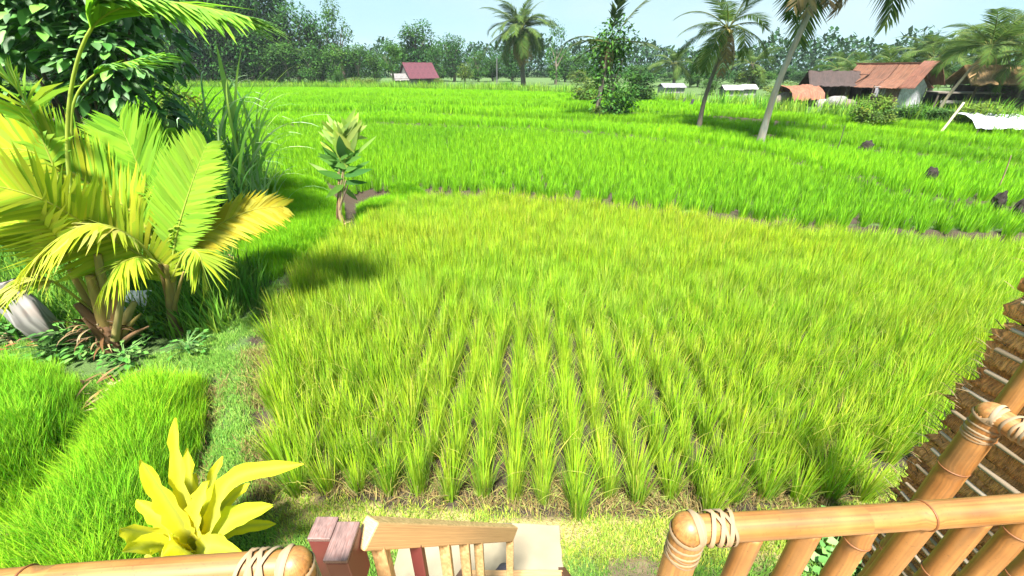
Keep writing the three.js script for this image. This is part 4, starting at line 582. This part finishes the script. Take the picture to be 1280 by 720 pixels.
// big yellow leaved fern
{
  const b = onG(252, 700), f0 = -b.z, t = thing('bird_nest_fern', 'golden yellow rosette plant with long strap leaves behind the railing end', 'plant', b), r = rng(19), L = (x, y, d = 0) => D(x, y, f0 + d).sub(b);
  const list = [[218, 523, 0.10, 34, 0.05], [176, 574, 0.02, 40, 0.1], [380, 580, -0.1, 30, 0.9], [340, 632, -0.15, 38, 0.2], [150, 660, -0.2, 44, 0.1], [152, 690, -0.3, 40, 0.1], [243, 592, 0.2, 46, 0.08], [292, 590, 0.12, 40, 0.1], [262, 600, -0.05, 38, 0.1], [200, 700, -0.4, 36, 0.2], [312, 604, 0.15, 28, 0.15], [205, 640, 0.1, 30, 0.15], [300, 690, -0.35, 34, 0.2], [345, 655, 0.1, 26, 0.25], [235, 560, 0.22, 30, 0.1], [170, 625, 0.12, 28, 0.15], [278, 570, 0.2, 26, 0.12], [190, 605, -0.1, 24, 0.2], [325, 610, -0.05, 24, 0.4], [255, 560, 0.28, 26, 0.1], [222, 610, -0.12, 28, 0.15], [165, 640, -0.3, 30, 0.12]];
  list.slice(0, 17).forEach(([x, y, d, w, sag], k) => {
    const tip = L(x, y, d), wd = (w / FPX) * 2.05, gb = new GB(), base = V((r() - 0.5) * 0.05, 0.03, (r() - 0.5) * 0.05), mid = base.clone().lerp(tip, 0.55).add(V(0, 0.06 + sag * 0.28, 0)), c = new THREE.CatmullRomCurve3([base, base.clone().lerp(mid, 0.5).add(V(0, 0.03, 0)), mid, tip]), n = 16;
    const col = tint(k % 4 === 3 ? [0.48, 0.52, 0.02] : k % 4 === 1 ? [0.60, 0.57, 0.018] : [0.62, 0.58, 0.025], r, 0.12), rib = mixc(col, [0.34, 0.38, 0.06], 0.75); let prev = null;
    for (let s = 0; s <= n; s++) { const q = s / n, p = c.getPoint(q), T = c.getTangent(q), S = V(0, 0, 0).crossVectors(T, V(-p.x * 0.4, 1, 0.8 - p.z * 0.3)).normalize(), N = V(0, 0, 0).crossVectors(S, T), hw = wd * 0.5 * (0.22 + 0.85 * Math.pow(Math.sin(Math.PI * Math.min(0.97, 0.06 + q * 0.93)), 0.75)) * (1 + 0.09 * Math.sin(s * 2.7 + k)) * (s === n ? 0.12 : 1), rip = 0.012 * Math.sin(s * 1.9 + k * 2);
      const row = [-1, -0.5, 0, 0.5, 1].map((e, m) => gb.vv(p.clone().addScaledVector(S, e * hw).addScaledVector(N, Math.abs(e) * hw * 0.35 + (Math.abs(e) > 0.9 ? rip : 0)), m === 2 ? rib : col, m / 4, q)); if (prev) for (let m = 0; m < 4; m++) gb.q(prev[m], prev[m + 1], row[m + 1], row[m]); prev = row; }
    mesh('leaf', gb.geo(), M.yellow, t);
  });
}
// low weeds at the foot of the palms, each its own plant
{
  const r = rng(66), wc = [[0.06, 0.19, 0.03], [0.10, 0.26, 0.045], [0.045, 0.13, 0.03], [0.15, 0.30, 0.07]], lg = wc.map((c) => { const g = new GB(); leaf(g, V(0, 0, 0), V(1, 0.15, 0), V(0, 1, 0), 0.085, 0.052, c, 0.2, 0.2, 5); return g.geo(); });
  for (const [px, py, n, s, l] of [[92, 428, 26, 1.15, 'leafy weed with broad green leaves beside the white sack'], [182, 422, 30, 1.0, 'leafy weed with small rounded leaves between the two palm stems'], [205, 408, 18, 1.5, 'weed with long dark leaves beside the slim palm stem'], [160, 452, 24, 0.9, 'trailing weed hanging over the ditch below the thick palm base'], [70, 446, 22, 1.1, 'weed with pale leaves at the edge of the grass mound'], [118, 442, 22, 1.0, 'weed with cupped leaves just below the thick palm base'], [268, 345, 18, 1.4, 'large leaved weed under the yellowing frond'], [238, 440, 22, 0.8, 'low spreading weed at the head of the grass path'], [20, 420, 24, 1.2, 'dark leaved weed beside the heap of dry husks']]) {
    const p = onG(px, py), t = thing('weed', l, 'weed', p); const st = new GB();
    for (let k = 0; k < n * 2.2; k++) { const a = r() * 6.283, h = 0.03 + r() * 0.2 * s, d = 0.04 + r() * 0.22 * s, e = V(Math.cos(a) * d, h, Math.sin(a) * d); tube(st, curve([V(0, -0.03, 0), V(e.x * 0.4, h * 0.8, e.z * 0.4), e], 4), 0.004, 4, [0.1, 0.2, 0.05], false); const m = mesh('leaf', lg[Math.floor(r() * 4)], M.broad, t); m.position.copy(e); m.rotation.set((r() - 0.5) * 0.7, -a, (r() - 0.5) * 0.8, 'YXZ'); m.scale.setScalar(s * (0.7 + 0.5 * r())); } mesh('stem', st.geo(), M.vc, t);
  }
}
// the white sack, a plastic sheet and dry litter around the palms
{
  const p = onG(62, 424), g = crumple(new THREE.LatheGeometry([[0.001, 0], [0.1, 0.0], [0.14, 0.06], [0.13, 0.2], [0.12, 0.36], [0.1, 0.5], [0.13, 0.62], [0.11, 0.61], [0.07, 0.5]].map(([x, y]) => new THREE.Vector2(x, y)), 40), 0.24, 3, 0.8);
  const t = thing('white_sack', 'crumpled dirty white sack standing beside the thick palm base', 'sack', p); t.rotation.z = 0.25; t.position.y += 0.02; { const a = g.attributes.position; for (let k = 0; k < a.count; k++) { const th = Math.atan2(a.getZ(k), a.getX(k)), f = 1 + 0.13 * Math.sin(th * 5 + a.getY(k) * 6) + 0.07 * Math.sin(th * 11); a.setX(k, a.getX(k) * f); a.setZ(k, a.getZ(k) * f); } g.computeVertexNormals(); }
  mesh('bag', g.scale(1.15, 1.3, 1.1), mottled([0.62, 0.59, 0.55], 0.8), t);
  const gb = new GB(), r = rng(3); tube(gb, Array.from({ length: 25 }, (_, k) => V(Math.cos(k / 24 * 6.283) * 0.118, 0.66 + 0.01 * Math.sin(k), Math.sin(k / 24 * 6.283) * 0.118)), 0.009, 6, () => tint([0.4, 0.35, 0.28], r, 0.2), false); mesh('tie', gb.geo(), M.vc, t);
  const q = onG(172, 398), s = crumple(new THREE.PlaneGeometry(0.5, 0.34, 26, 20).rotateX(-0.9), 0.2, 9, 0.55), m = mesh('plastic_sheet', s, plain([0.46, 0.49, 0.54], 0.35)); m.position.copy(q).add(V(-0.05, 0.24, -0.05)); tag(m, 'white plastic sheet caught between the two young palms', 'plastic sheet');
  const r2 = rng(44), husk = (px, py, w, l, c) => { const h = thing('dry_litter', l, 'dry litter', onG(px, py)); for (let k = 0; k < 40; k++) { const gb = new GB(), a = r2() * 6.28; leaf(gb, V(0, 0, 0), V(Math.cos(a), 0.1 + 0.5 * r2(), Math.sin(a)), V(0, 1, 0), 0.1 + 0.2 * r2(), 0.012 + 0.03 * r2(), tint(c[k % c.length], r2, 0.25), 0.3, 0.3, 5); const m = mesh('dry_leaf', gb.geo(), M.dry, h); m.position.set((r2() - 0.5) * w, 0.01 + 0.08 * r2(), (r2() - 0.5) * w); } };
  const dry = [[0.2, 0.11, 0.05], [0.26, 0.18, 0.09], [0.12, 0.065, 0.035], [0.32, 0.25, 0.15]];
  husk(15, 432, 0.8, 'heap of reddish brown dry husks beside the white sack', [[0.24, 0.08, 0.045], [0.17, 0.08, 0.045], [0.26, 0.18, 0.09]]); husk(100, 405, 0.6, 'dry torn leaf sheaths at the thick palm base', dry); husk(268, 352, 0.5, 'dry curled leaves on the bank under the yellowing frond', dry); husk(330, 322, 0.9, 'strip of dry straw lying along the seedling bed', dry); husk(300, 340, 0.6, 'scatter of withered stalks beside the curled leaves', dry); husk(425, 286, 0.35, 'dry leaves around the foot of the sapling', dry); husk(110, 500, 0.5, 'tangle of dry stalks in the ditch between the grass mounds', dry);
}

// ---------------------------------------------------------------- the veranda: bamboo rails, deck, stair, slab
const bambooTex = texture(256, 512, (u, v, i, j) => { const st = noise(i * 0.35, j * 0.012, 2), bl = fbm(u * 5, v * 9, 7), gy = sstep(0.55, 0.68, fbm(u * 9 + 5, v * 5, 3)) * 0.35, sp = noise(i * 0.6, j * 0.5, 4) > 0.93 ? 0.8 : 1, k = (0.78 + 0.2 * st + 0.28 * (bl - 0.5)) * sp; return [lerp(k * 0.93, k * 0.72, gy), lerp(k * 0.71 * (0.92 + 0.14 * bl), k * 0.62, gy), lerp(k * 0.42 * (0.8 + 0.35 * bl), k * 0.47, gy)]; });
bambooTex.repeat.set(4, 1.6);
const bambooM = pm({ map: bambooTex, color: new THREE.Color().setRGB(0.37, 0.31, 0.25), roughness: 0.5, clearcoat: 0.12, clearcoatRoughness: 0.35 });
const ringM = pm({ map: bambooTex, color: new THREE.Color().setRGB(0.22, 0.14, 0.09), roughness: 0.6 });
const twineM = pm({ color: new THREE.Color().setRGB(0.235, 0.165, 0.095), roughness: 0.8 });
function bamboo(t, name, a, b, rad, first, gap, seed) {               // a culm from a to b with swollen nodes; ring scars are sub-parts
  const r = rng(seed), gb = new GB(), L = a.distanceTo(b), n = Math.max(24, Math.round(L / 0.012)), nodes = []; for (let s = first; s < L - 0.01; s += gap * (0.9 + 0.2 * r())) nodes.push(s);
  const bow = V((r() - 0.5) * 0.008, (r() - 0.5) * 0.008, (r() - 0.5) * 0.008), pts = []; for (let k = 0; k <= n; k++) pts.push(a.clone().lerp(b, k / n).addScaledVector(bow, Math.sin(Math.PI * k / n)));
  const sw = (s) => nodes.reduce((m, q) => m + 0.075 * Math.exp(-(((s - q) / 0.012) ** 2)) - 0.05 * Math.exp(-(((s - q + 0.022) / 0.012) ** 2)), 1);
  tube(gb, pts, (q) => rad * sw(q * L) * (1 + 0.012 * Math.sin(q * 9 + seed)), 20, [1, 1, 1]); const g = gb.geo(); const uv = g.attributes.uv; for (let k = 0; k < uv.count; k++) uv.setXY(k, uv.getX(k) + seed * 0.13, uv.getY(k) + seed * 0.29);
  const m = mesh(name, g, bambooM, t);
  for (const s of nodes) { const tg = new THREE.TorusGeometry(rad * 1.055, 0.0022, 6, 26), e = mesh('node_ring', tg, ringM, m); e.position.copy(a.clone().lerp(b, s / L)).addScaledVector(bow, Math.sin(Math.PI * s / L)); e.quaternion.setFromUnitVectors(V(0, 0, 1), b.clone().sub(a).normalize()); }
  return m;
}
function lashing(t, c, axis, other, rad, n, seed) {                    // flat rattan strips wound side by side over the elbow, then round each arm
  const r = rng(seed), gb = new GB(), X = axis.clone().normalize(), Y = other.clone().normalize(), Z = V(0, 0, 0).crossVectors(X, Y).normalize();
  const band = (cc, u, w, along, rx, ry, hw, col) => { let a = -1, b = -1; for (let s = 0; s <= 40; s++) { const q = s / 40 * 2 * Math.PI, k = gb.p.length / 3, d = u.clone().multiplyScalar(Math.cos(q) * rx).addScaledVector(w, Math.sin(q) * ry), p = cc.clone().add(d), nn = d.clone().normalize().multiplyScalar(0.0018); gb.vv(p.clone().addScaledVector(along, -hw), col); gb.vv(p.clone().add(nn), col); gb.vv(p.clone().addScaledVector(along, hw), col); if (s) { gb.q(k - 3, k - 2, k + 1, k); gb.q(k - 2, k - 1, k + 2, k + 1); } } };
  for (let k = 0; k < n; k++) { const th = lerp(-0.1, 1.1, k / (n - 1)) * Math.PI / 2, nrm = X.clone().multiplyScalar(Math.cos(th)).addScaledVector(Y, Math.sin(th)).normalize(), u = V(0, 0, 0).crossVectors(nrm, Z).normalize(), st = 0.012 + 0.03 * Math.abs(k / (n - 1) - 0.5); band(c.clone().addScaledVector(nrm, st * 0.4), u, Z, nrm, rad * 1.045, rad * (1.04 + 0.01 * r()), 0.0042, tint([1, 1, 1], r, 0.16)); }
  for (const ax of [X, Y]) for (let k = 0; k < 5; k++) { const tl = V(0, 0, 0).copy(ax).addScaledVector(Z, 0.35 * (k % 2 ? 1 : -1)).normalize(), u = V(0, 0, 0).crossVectors(ax, Z).normalize(), w = V(0, 0, 0).crossVectors(tl, u).normalize(); band(c.clone().addScaledVector(ax, 0.04 + k * 0.0085), u, w, tl, rad * 1.03, rad * 1.06, 0.0036, tint([0.95, 0.95, 0.95], r, 0.16)); }
  const m = twineM.clone(); m.vertexColors = true; m.side = THREE.DoubleSide; return mesh('lashing', gb.geo(), m, t);
}
function knuckle(t, c, rad) { return mesh('wrapped_joint', new THREE.SphereGeometry(rad, 24, 16).scale(1, 1, 1), bambooM, t).position.copy(c); }
const RY = EYE - 0.75, DECK = EYE - 1.62;
{
  const a = V(0.325, RY, -0.468), e = V(1.205, RY, -0.528), t = thing('bamboo_railing', 'bamboo railing with upright balusters and twine bound corner beside the stepped brown wall', 'railing', V(0.325, DECK, -0.468)), b = t.position, q = (p) => p.clone().sub(b);
  bamboo(t, 'top_rail', q(a), q(e), 0.0245, 0.46, 0.5, 1); bamboo(t, 'post', q(V(a.x, DECK, a.z)), q(a), 0.03, 0.2, 0.33, 2); knuckle(t, q(a), 0.0302);
  lashing(t, q(a), V(1, 0, -0.057), V(0, -1, 0), 0.0295, 12, 3);
  [[0.452, 4], [0.565, 5], [0.678, 6], [0.795, 7], [0.91, 8], [1.03, 9], [1.14, 10]].forEach(([x, s]) => { const z = lerp(a.z, e.z, (x - a.x) / (e.x - a.x)); bamboo(t, 'baluster', q(V(x, DECK, z)), q(V(x, RY - 0.02, z)), 0.0205, 0.56 + 0.05 * ((s * 7) % 3), 0.24, s + 20); });
}
{
  const a = V(-0.372, RY, -0.406), e = V(-1.25, RY, -0.338), t = thing('bamboo_railing', 'bamboo railing with twine wrapped end beside the golden yellow plant', 'railing', V(-0.372, DECK, -0.406)), b = t.position, q = (p) => p.clone().sub(b);
  bamboo(t, 'top_rail', q(a), q(e), 0.0245, 0.43, 0.5, 31); bamboo(t, 'post', q(V(a.x, DECK, a.z)), q(a), 0.029, 0.2, 0.33, 32); knuckle(t, q(a), 0.0292); lashing(t, q(a), V(-1, 0, 0.078), V(0, -1, 0), 0.0288, 12, 33);
  for (let k = 1; k < 8; k++) { const x = a.x - 0.115 * k, z = lerp(a.z, e.z, (x - a.x) / (e.x - a.x)); bamboo(t, 'baluster', q(V(x, DECK, z)), q(V(x, RY - 0.02, z)), 0.0205, 0.3, 0.26, 40 + k); }
}
{
  const a = V(1.175, RY + 0.0, -0.755), t = thing('bamboo_railing', 'short bamboo side railing turning the corner toward the stepped wall', 'railing', V(1.175, DECK, -0.755)), b = t.position, q = (p) => p.clone().sub(b);
  bamboo(t, 'post', q(V(a.x, DECK, a.z)), q(a), 0.03, 0.12, 0.2, 51); bamboo(t, 'top_rail', q(a), q(V(1.24, RY, -0.565)), 0.027, 0.5, 0.5, 52); knuckle(t, q(a), 0.0302); lashing(t, q(a), V(0.33, 0, 0.94), V(0, -1, 0), 0.0295, 6, 53);
  const w = D(1262, 496, 1.02); const p = thing('bamboo_pole', 'bare bamboo pole standing between the side railing and the stepped wall', 'pole', V(w.x, gh(w.x, 1.02), -1.02)); bamboo(p, 'culm', V(0, -0.1, 0), V(0.05, 2.75, -0.02), 0.03, 0.3, 0.34, 54);
}
const deckTex = texture(256, 256, (u, v, i, j) => { const n = noise(i * 0.02, j * 0.5, 3) * 0.5 + noise(i * 0.1, j * 1.3, 5) * 0.3 + 0.3; return [0.42 * n + 0.46, 0.38 * n + 0.36, 0.34 * n + 0.22]; });
const woodRed = pm({ color: new THREE.Color().setRGB(0.10, 0.012, 0.014), roughness: 0.5 }), woodTan = pm({ map: deckTex, color: new THREE.Color().setRGB(0.7, 0.6, 0.48), roughness: 0.6 });
{
  const t = thing('veranda_deck', 'raised veranda floor of brown boards carrying the bamboo railings', 'deck', V(0, 0, 0)), m = pm({ map: deckTex, roughness: 0.6 });
  for (let k = 0; k < 16; k++) mesh('board', new RoundedBoxGeometry(k < 1 ? 0.9 : 3.3, 0.05, 0.145, 1, 0.006).translate(k < 1 ? 1.35 : 0.15, DECK - 0.026, -0.74 + k * 0.15 + (k ? 0.08 : 0)), m, t);
  mesh('beam', box(3.2, 0.14, 0.1, 0.15, DECK - 0.125, -0.44), woodTan, t); for (const [x, z] of [[-1.3, -0.42], [-0.45, -0.42], [0.42, -0.42], [1.6, -0.42], [-1.3, 1.3], [1.6, 1.3]]) { const h = DECK - 0.19 - gh(x, -z) + 0.1; mesh('post', box(0.1, h, 0.1, x, gh(x, -z) - 0.1 + h / 2, z), woodTan, t); }
}
{ // wooden stair with its handrail
  const s0 = V(-0.36, DECK, -0.62), t = thing('garden_stair', 'steep wooden stair leading from the veranda down to the pale slab', 'stair', V(0, 0, 0)), top = V(0, DECK, -0.58), bot = V(0.02, 0.09, -1.5);
  for (let k = 0; k < 6; k++) { const c = top.clone().lerp(bot, (k + 0.55) / 6.4); mesh('tread', new RoundedBoxGeometry(0.6, 0.04, 0.2, 1, 0.006).translate(c.x, c.y - 0.06, c.z), woodTan, t); }
  for (const sx of [-0.32, 0.32]) { const d = bot.clone().sub(top), L = d.length(), g = box(0.045, 0.2, L); const m = mesh('stringer', g, woodRed, t); m.position.copy(top.clone().lerp(bot, 0.5)).add(V(sx, -0.09, 0)); m.rotation.x = Math.atan2(-d.y, -d.z) * -1; }
}
{
  const c = V(-0.394, EYE - 0.945, -0.590), t = thing('stair_handrail', 'dark red and tan wooden handrail with square newel at the stair', 'handrail', V(c.x, gh(c.x, 0.6), c.z)), b = t.position, q = (x, y, z) => V(x - b.x, y - b.y, z - b.z), red = woodRed, pale = pm({ map: deckTex, color: new THREE.Color().setRGB(0.86, 0.80, 0.70), roughness: 0.55 }), topM = mottled([0.42, 0.25, 0.22], 0.6);
  const ny = c.y - b.y; mesh('newel', new RoundedBoxGeometry(0.055, ny - 0.0 + 0.1, 0.05, 2, 0.004).translate(-0.042, ny / 2 - 0.055, 0.0), red, t); mesh('newel_cap', new RoundedBoxGeometry(0.053, 0.012, 0.054, 2, 0.003).translate(-0.042, ny + 0.002, 0.0), topM, t);
  const stub = mesh('rail_end', new RoundedBoxGeometry(0.05, 0.16, 0.085, 2, 0.004).translate(0.0125, ny - 0.085, 0.03), red, t); mesh('end_cap', new RoundedBoxGeometry(0.053, 0.012, 0.089, 2, 0.003).translate(0.0125, ny + 0.003, 0.03), topM, stub);
  const A = V(0.045, ny - 0.03, -0.01), E = q(0.0, EYE - 1.98, -1.22), d = E.clone().sub(A), L = d.length(), rl = mesh('handrail', new RoundedBoxGeometry(0.042, 0.066, L, 2, 0.006), pale, t); rl.position.copy(A).addScaledVector(d, 0.5); rl.quaternion.setFromRotationMatrix(new THREE.Matrix4().lookAt(E, A, V(0, 1, 0)));
  [0.04, 0.2, 0.36, 0.5, 0.62, 0.97].forEach((s, k) => { const p = A.clone().addScaledVector(d, s), h = p.y - 0.03 - (gh(p.x + b.x, -(p.z + b.z)) - b.y); mesh(k === 5 ? 'foot_post' : 'baluster', new RoundedBoxGeometry(0.036, h, 0.03, 1, 0.004).translate(p.x, p.y - 0.035 - h / 2, p.z), k === 1 ? red : pale, t); });
}
{
  const tex = texture(512, 512, (u, v) => { const n = fbm(u * 9, v * 9, 2, 5), s = fbm(u * 3 + 4, v * 3, 8), k = 0.86 + 0.16 * (n - 0.5) - 0.25 * sstep(0.56, 0.72, s); return [k, k * 0.97, k * 0.9]; });
  const sh = new THREE.Shape(), r = rng(29), cn = [[-0.78, 1.05], [0.335, 1.05], [0.335, 1.86], [-0.78, 1.90]]; cn.forEach(([x, f], k) => { const [nx, nf] = cn[(k + 1) % 4]; for (let s = 0; s < 14; s++) { const u = s / 14, X = lerp(x, nx, u) + (r() - 0.5) * 0.014, F = lerp(f, nf, u) + (r() - 0.5) * 0.014; k || s ? sh.lineTo(X, F) : sh.moveTo(X, F); } });
  const g = new THREE.ExtrudeGeometry(sh, { depth: 0.1, bevelEnabled: true, bevelSize: 0.008, bevelThickness: 0.008, bevelSegments: 2 }).rotateX(-Math.PI / 2), m = mesh('concrete_slab', g, pm({ map: tex, color: new THREE.Color().setRGB(0.27, 0.245, 0.195), roughness: 0.85 })); m.position.y = -0.045; tag(m, 'pale sunlit concrete slab at the foot of the stair', 'slab');
  const st = crumple(new THREE.IcosahedronGeometry(0.05, 4), 0.06, 4, 4); const k = mesh('dark_stone', st.scale(1.3, 0.8, 1), mottled([0.10, 0.09, 0.12])); const p = G(632, 716, 0.08); k.position.set(p.x, 0.085, p.z); tag(k, 'small dark stone lying on the pale slab', 'stone');
}
{ // stepped wall of brown thatch courses, each course with a pale split bamboo batten
  const E = V(2.36, 0, -1.66), dir = V(0.106, -0.125, -1.06).normalize(), flat = V(dir.x, 0, dir.z).normalize(), out = V(-flat.z, 0, flat.x).multiplyScalar(1); if (out.x > 0) out.negate();
  const t = thing('thatch_wall', 'brown thatch wall in stepped courses with pale bamboo battens beside the veranda', 'wall', V(E.x, gh(E.x, 1.66), E.z)), r = rng(88);
  const fib = texture(512, 256, (u, v, i, j) => { const n = 0.5 * noise(i * 0.45, j * 0.05, 3) + 0.3 * noise(i * 0.12, j * 0.1, 5) + 0.35 * fbm(u * 20, v * 8, 2), k = 0.55 + 0.75 * n; return [k * 0.8, k * 0.56, k * 0.36]; }), fibB = texture(512, 256, (u, v, i, j) => { const n = 0.6 * noise(i * 0.5, j * 0.06, 3) + 0.4 * noise(i * 0.2, j * 0.2, 8); return [n, n, n]; }, false);
  fib.repeat.set(1.2, 2.4); fibB.repeat.set(1.2, 2.4);
  const cm = [[1.0, 0.92, 0.82], [0.9, 0.74, 0.6], [1.0, 0.96, 0.85], [0.82, 0.66, 0.54]].map((c) => pm({ map: fib, bumpMap: fibB, bumpScale: 0.012, color: new THREE.Color().setRGB(...c), roughness: 0.95, side: THREE.DoubleSide })), bm = [[0.36, 0.27, 0.18], [0.29, 0.21, 0.13], [0.42, 0.33, 0.24]].map((c) => plain(c, 0.85));
  const LEN = 2.6; let y = 0.02, k = 0;
  while (y < 2.42) {
    const h = (y < 0.8 ? 0.085 : 0.135) * (0.85 + 0.35 * r()), gb = new GB(), n = 66, off = -0.05 + 0.07 * r(), m = 7;
    for (let i = 0; i <= n; i++) for (let j = 0; j < m; j++) {
      const s = -off - (i / n) * LEN, v = j / (m - 1), along = flat.clone().multiplyScalar(s), rough = (fbm(i * 0.55, j * 0.8 + k * 7, k) - 0.5) * 0.07, prof = lerp(0.028, 0.0, v) + rough * 0.8 + (j === 0 ? -0.06 : 0), ragg = i === 0 ? (noise(j * 2, k, 3) - 0.5) * 0.06 : 0;
      const slope = -s * Math.tan(0.118), p = along.addScaledVector(out, prof).addScaledVector(flat, ragg); p.y += y + v * h * 1.12 + slope * 1.0 + (fbm(i * 0.25, k * 3, 5) - 0.5) * 0.022; gb.vv(p, [1, 1, 1], s, v * h + k * 0.37);
    }
    for (let i = 0; i < n; i++) for (let j = 0; j < m - 1; j++) { const a = i * m + j; gb.q(a, a + 1, a + m + 1, a + m); }
    mesh('thatch_course', gb.geo(), cm[Math.floor(r() * 4)], t);
    const bt = new GB(), pts = [], l0 = -off - 0.05 - 0.02 * r(); for (let i = 0; i <= 30; i++) { const s = l0 - (i / 30) * (LEN - 0.1 * r()), p = flat.clone().multiplyScalar(s).addScaledVector(out, 0.03 + 0.02 * noise(i * 0.3, k, 2)); p.y += y + h * 0.93 - s * Math.tan(0.118) + (fbm(i * 0.4, k * 3, 5) - 0.5) * 0.02; pts.push(p); }
    tube(bt, pts, (q) => 0.0105 * (0.8 + 0.5 * noise(q * 14, k, 6)), 8, [1, 1, 1]); mesh('batten', bt.geo(), bm[k % 3], t);
    y += h; k++;
  }
  const core = box(LEN - 0.05, 2.3, 0.14, 0, 0, 0), cmesh = mesh('core', core, mottled([0.1, 0.06, 0.035]), t), mid = flat.clone().multiplyScalar(-LEN / 2).addScaledVector(out, -0.085); cmesh.position.set(mid.x, 1.25, mid.z); cmesh.rotation.y = Math.atan2(-flat.z, flat.x); cmesh.rotation.z = 0;
  const fr = new GB(); for (let i = 0; i < 300; i++) { const yy = r() * 2.3, s = 0.03 - r() * 0.1, p = flat.clone().multiplyScalar(s).addScaledVector(out, -0.02 + 0.07 * r()), az = Math.atan2(flat.z + out.z * (r() - 0.3) + (r() - 0.5) * 0.9, flat.x + out.x * (r() - 0.3) + (r() - 0.5) * 0.9); blade(fr, p.x, yy, p.z, az, 0.04 + 0.06 * r(), 0.004 + 0.004 * r(), 1.0 + r() * 0.8, 0.6 + r() * 1.2, 3, tint(i % 3 ? [0.20, 0.125, 0.06] : [0.28, 0.2, 0.11], r, 0.3)); } mesh('straw_fringe', fr.geo(), M.dry, t).userData.kind = 'stuff';
  // litter of split bamboo at its foot
  const pile = thing('bamboo_splints', 'loose pale bamboo splints lying at the foot of the thatch wall', 'splints', onG(1120, 745)); for (let i = 0; i < 26; i++) { const g = new GB(), a = flat.clone().multiplyScalar(0.15 + 0.15 * r()), yv = 0.02 + 0.12 * r(); tube(g, [a.clone().negate().add(V((r() - 0.5) * 0.1, yv, 0)), V(0, yv + 0.01, 0), a.add(V((r() - 0.5) * 0.1, yv, 0))], 0.006 + 0.006 * r(), 6, [1, 1, 1]); const m = mesh('splint', g.geo(), bm[i % 3], pile); m.position.set((r() - 0.25) * 0.5, 0, (r() - 0.6) * 0.4); }
}
// low leafy plants under the railing, a bare patch of dirt
{
  const r = rng(71), lc = [[0.16, 0.34, 0.08], [0.1, 0.24, 0.06], [0.22, 0.38, 0.14]], lg = lc.map((c) => { const g = new GB(); leaf(g, V(0, 0, 0), V(1, 0.2, 0), V(0, 1, 0), 0.06, 0.045, c, 0.2, 0.2, 4); return g.geo(); });
  for (const [px, py, l] of [[1052, 688, 'small leafy plant at the foot of the thatch wall'], [1035, 712, 'small leafy plant under the bamboo balusters']]) { const t = thing('ground_plant', l, 'plant', onG(px, py)), st = new GB(); for (let k = 0; k < 60; k++) { const a = r() * 6.283, d = Math.sqrt(r()) * 0.22, e = V(Math.cos(a) * d, 0.03 + r() * 0.13, Math.sin(a) * d), m = mesh('leaf', lg[k % 3], M.broad, t); tube(st, [V(e.x * 0.4, -0.02, e.z * 0.4), e], 0.003, 4, [0.1, 0.2, 0.05], false); m.position.copy(e); m.rotation.set((r() - 0.5), r() * 6.28, (r() - 0.5), 'YXZ'); m.scale.setScalar(0.7 + 0.7 * r()); } mesh('stem', st.geo(), M.vc, t); }
  const g = crumple(new THREE.SphereGeometry(0.2, 32, 12, 0, 6.283, 0, 1.5), 0.05, 3, 2).scale(1.2, 0.22, 0.8), m = mesh('dirt_mound', g, mottled([0.34, 0.26, 0.14])); const p = onG(798, 722); m.position.copy(p).add(V(0, -0.01, 0)); tag(m, 'small bare mound of dirt in the lawn below the railing', 'dirt mound');
}

renderer.render(scene, camera);
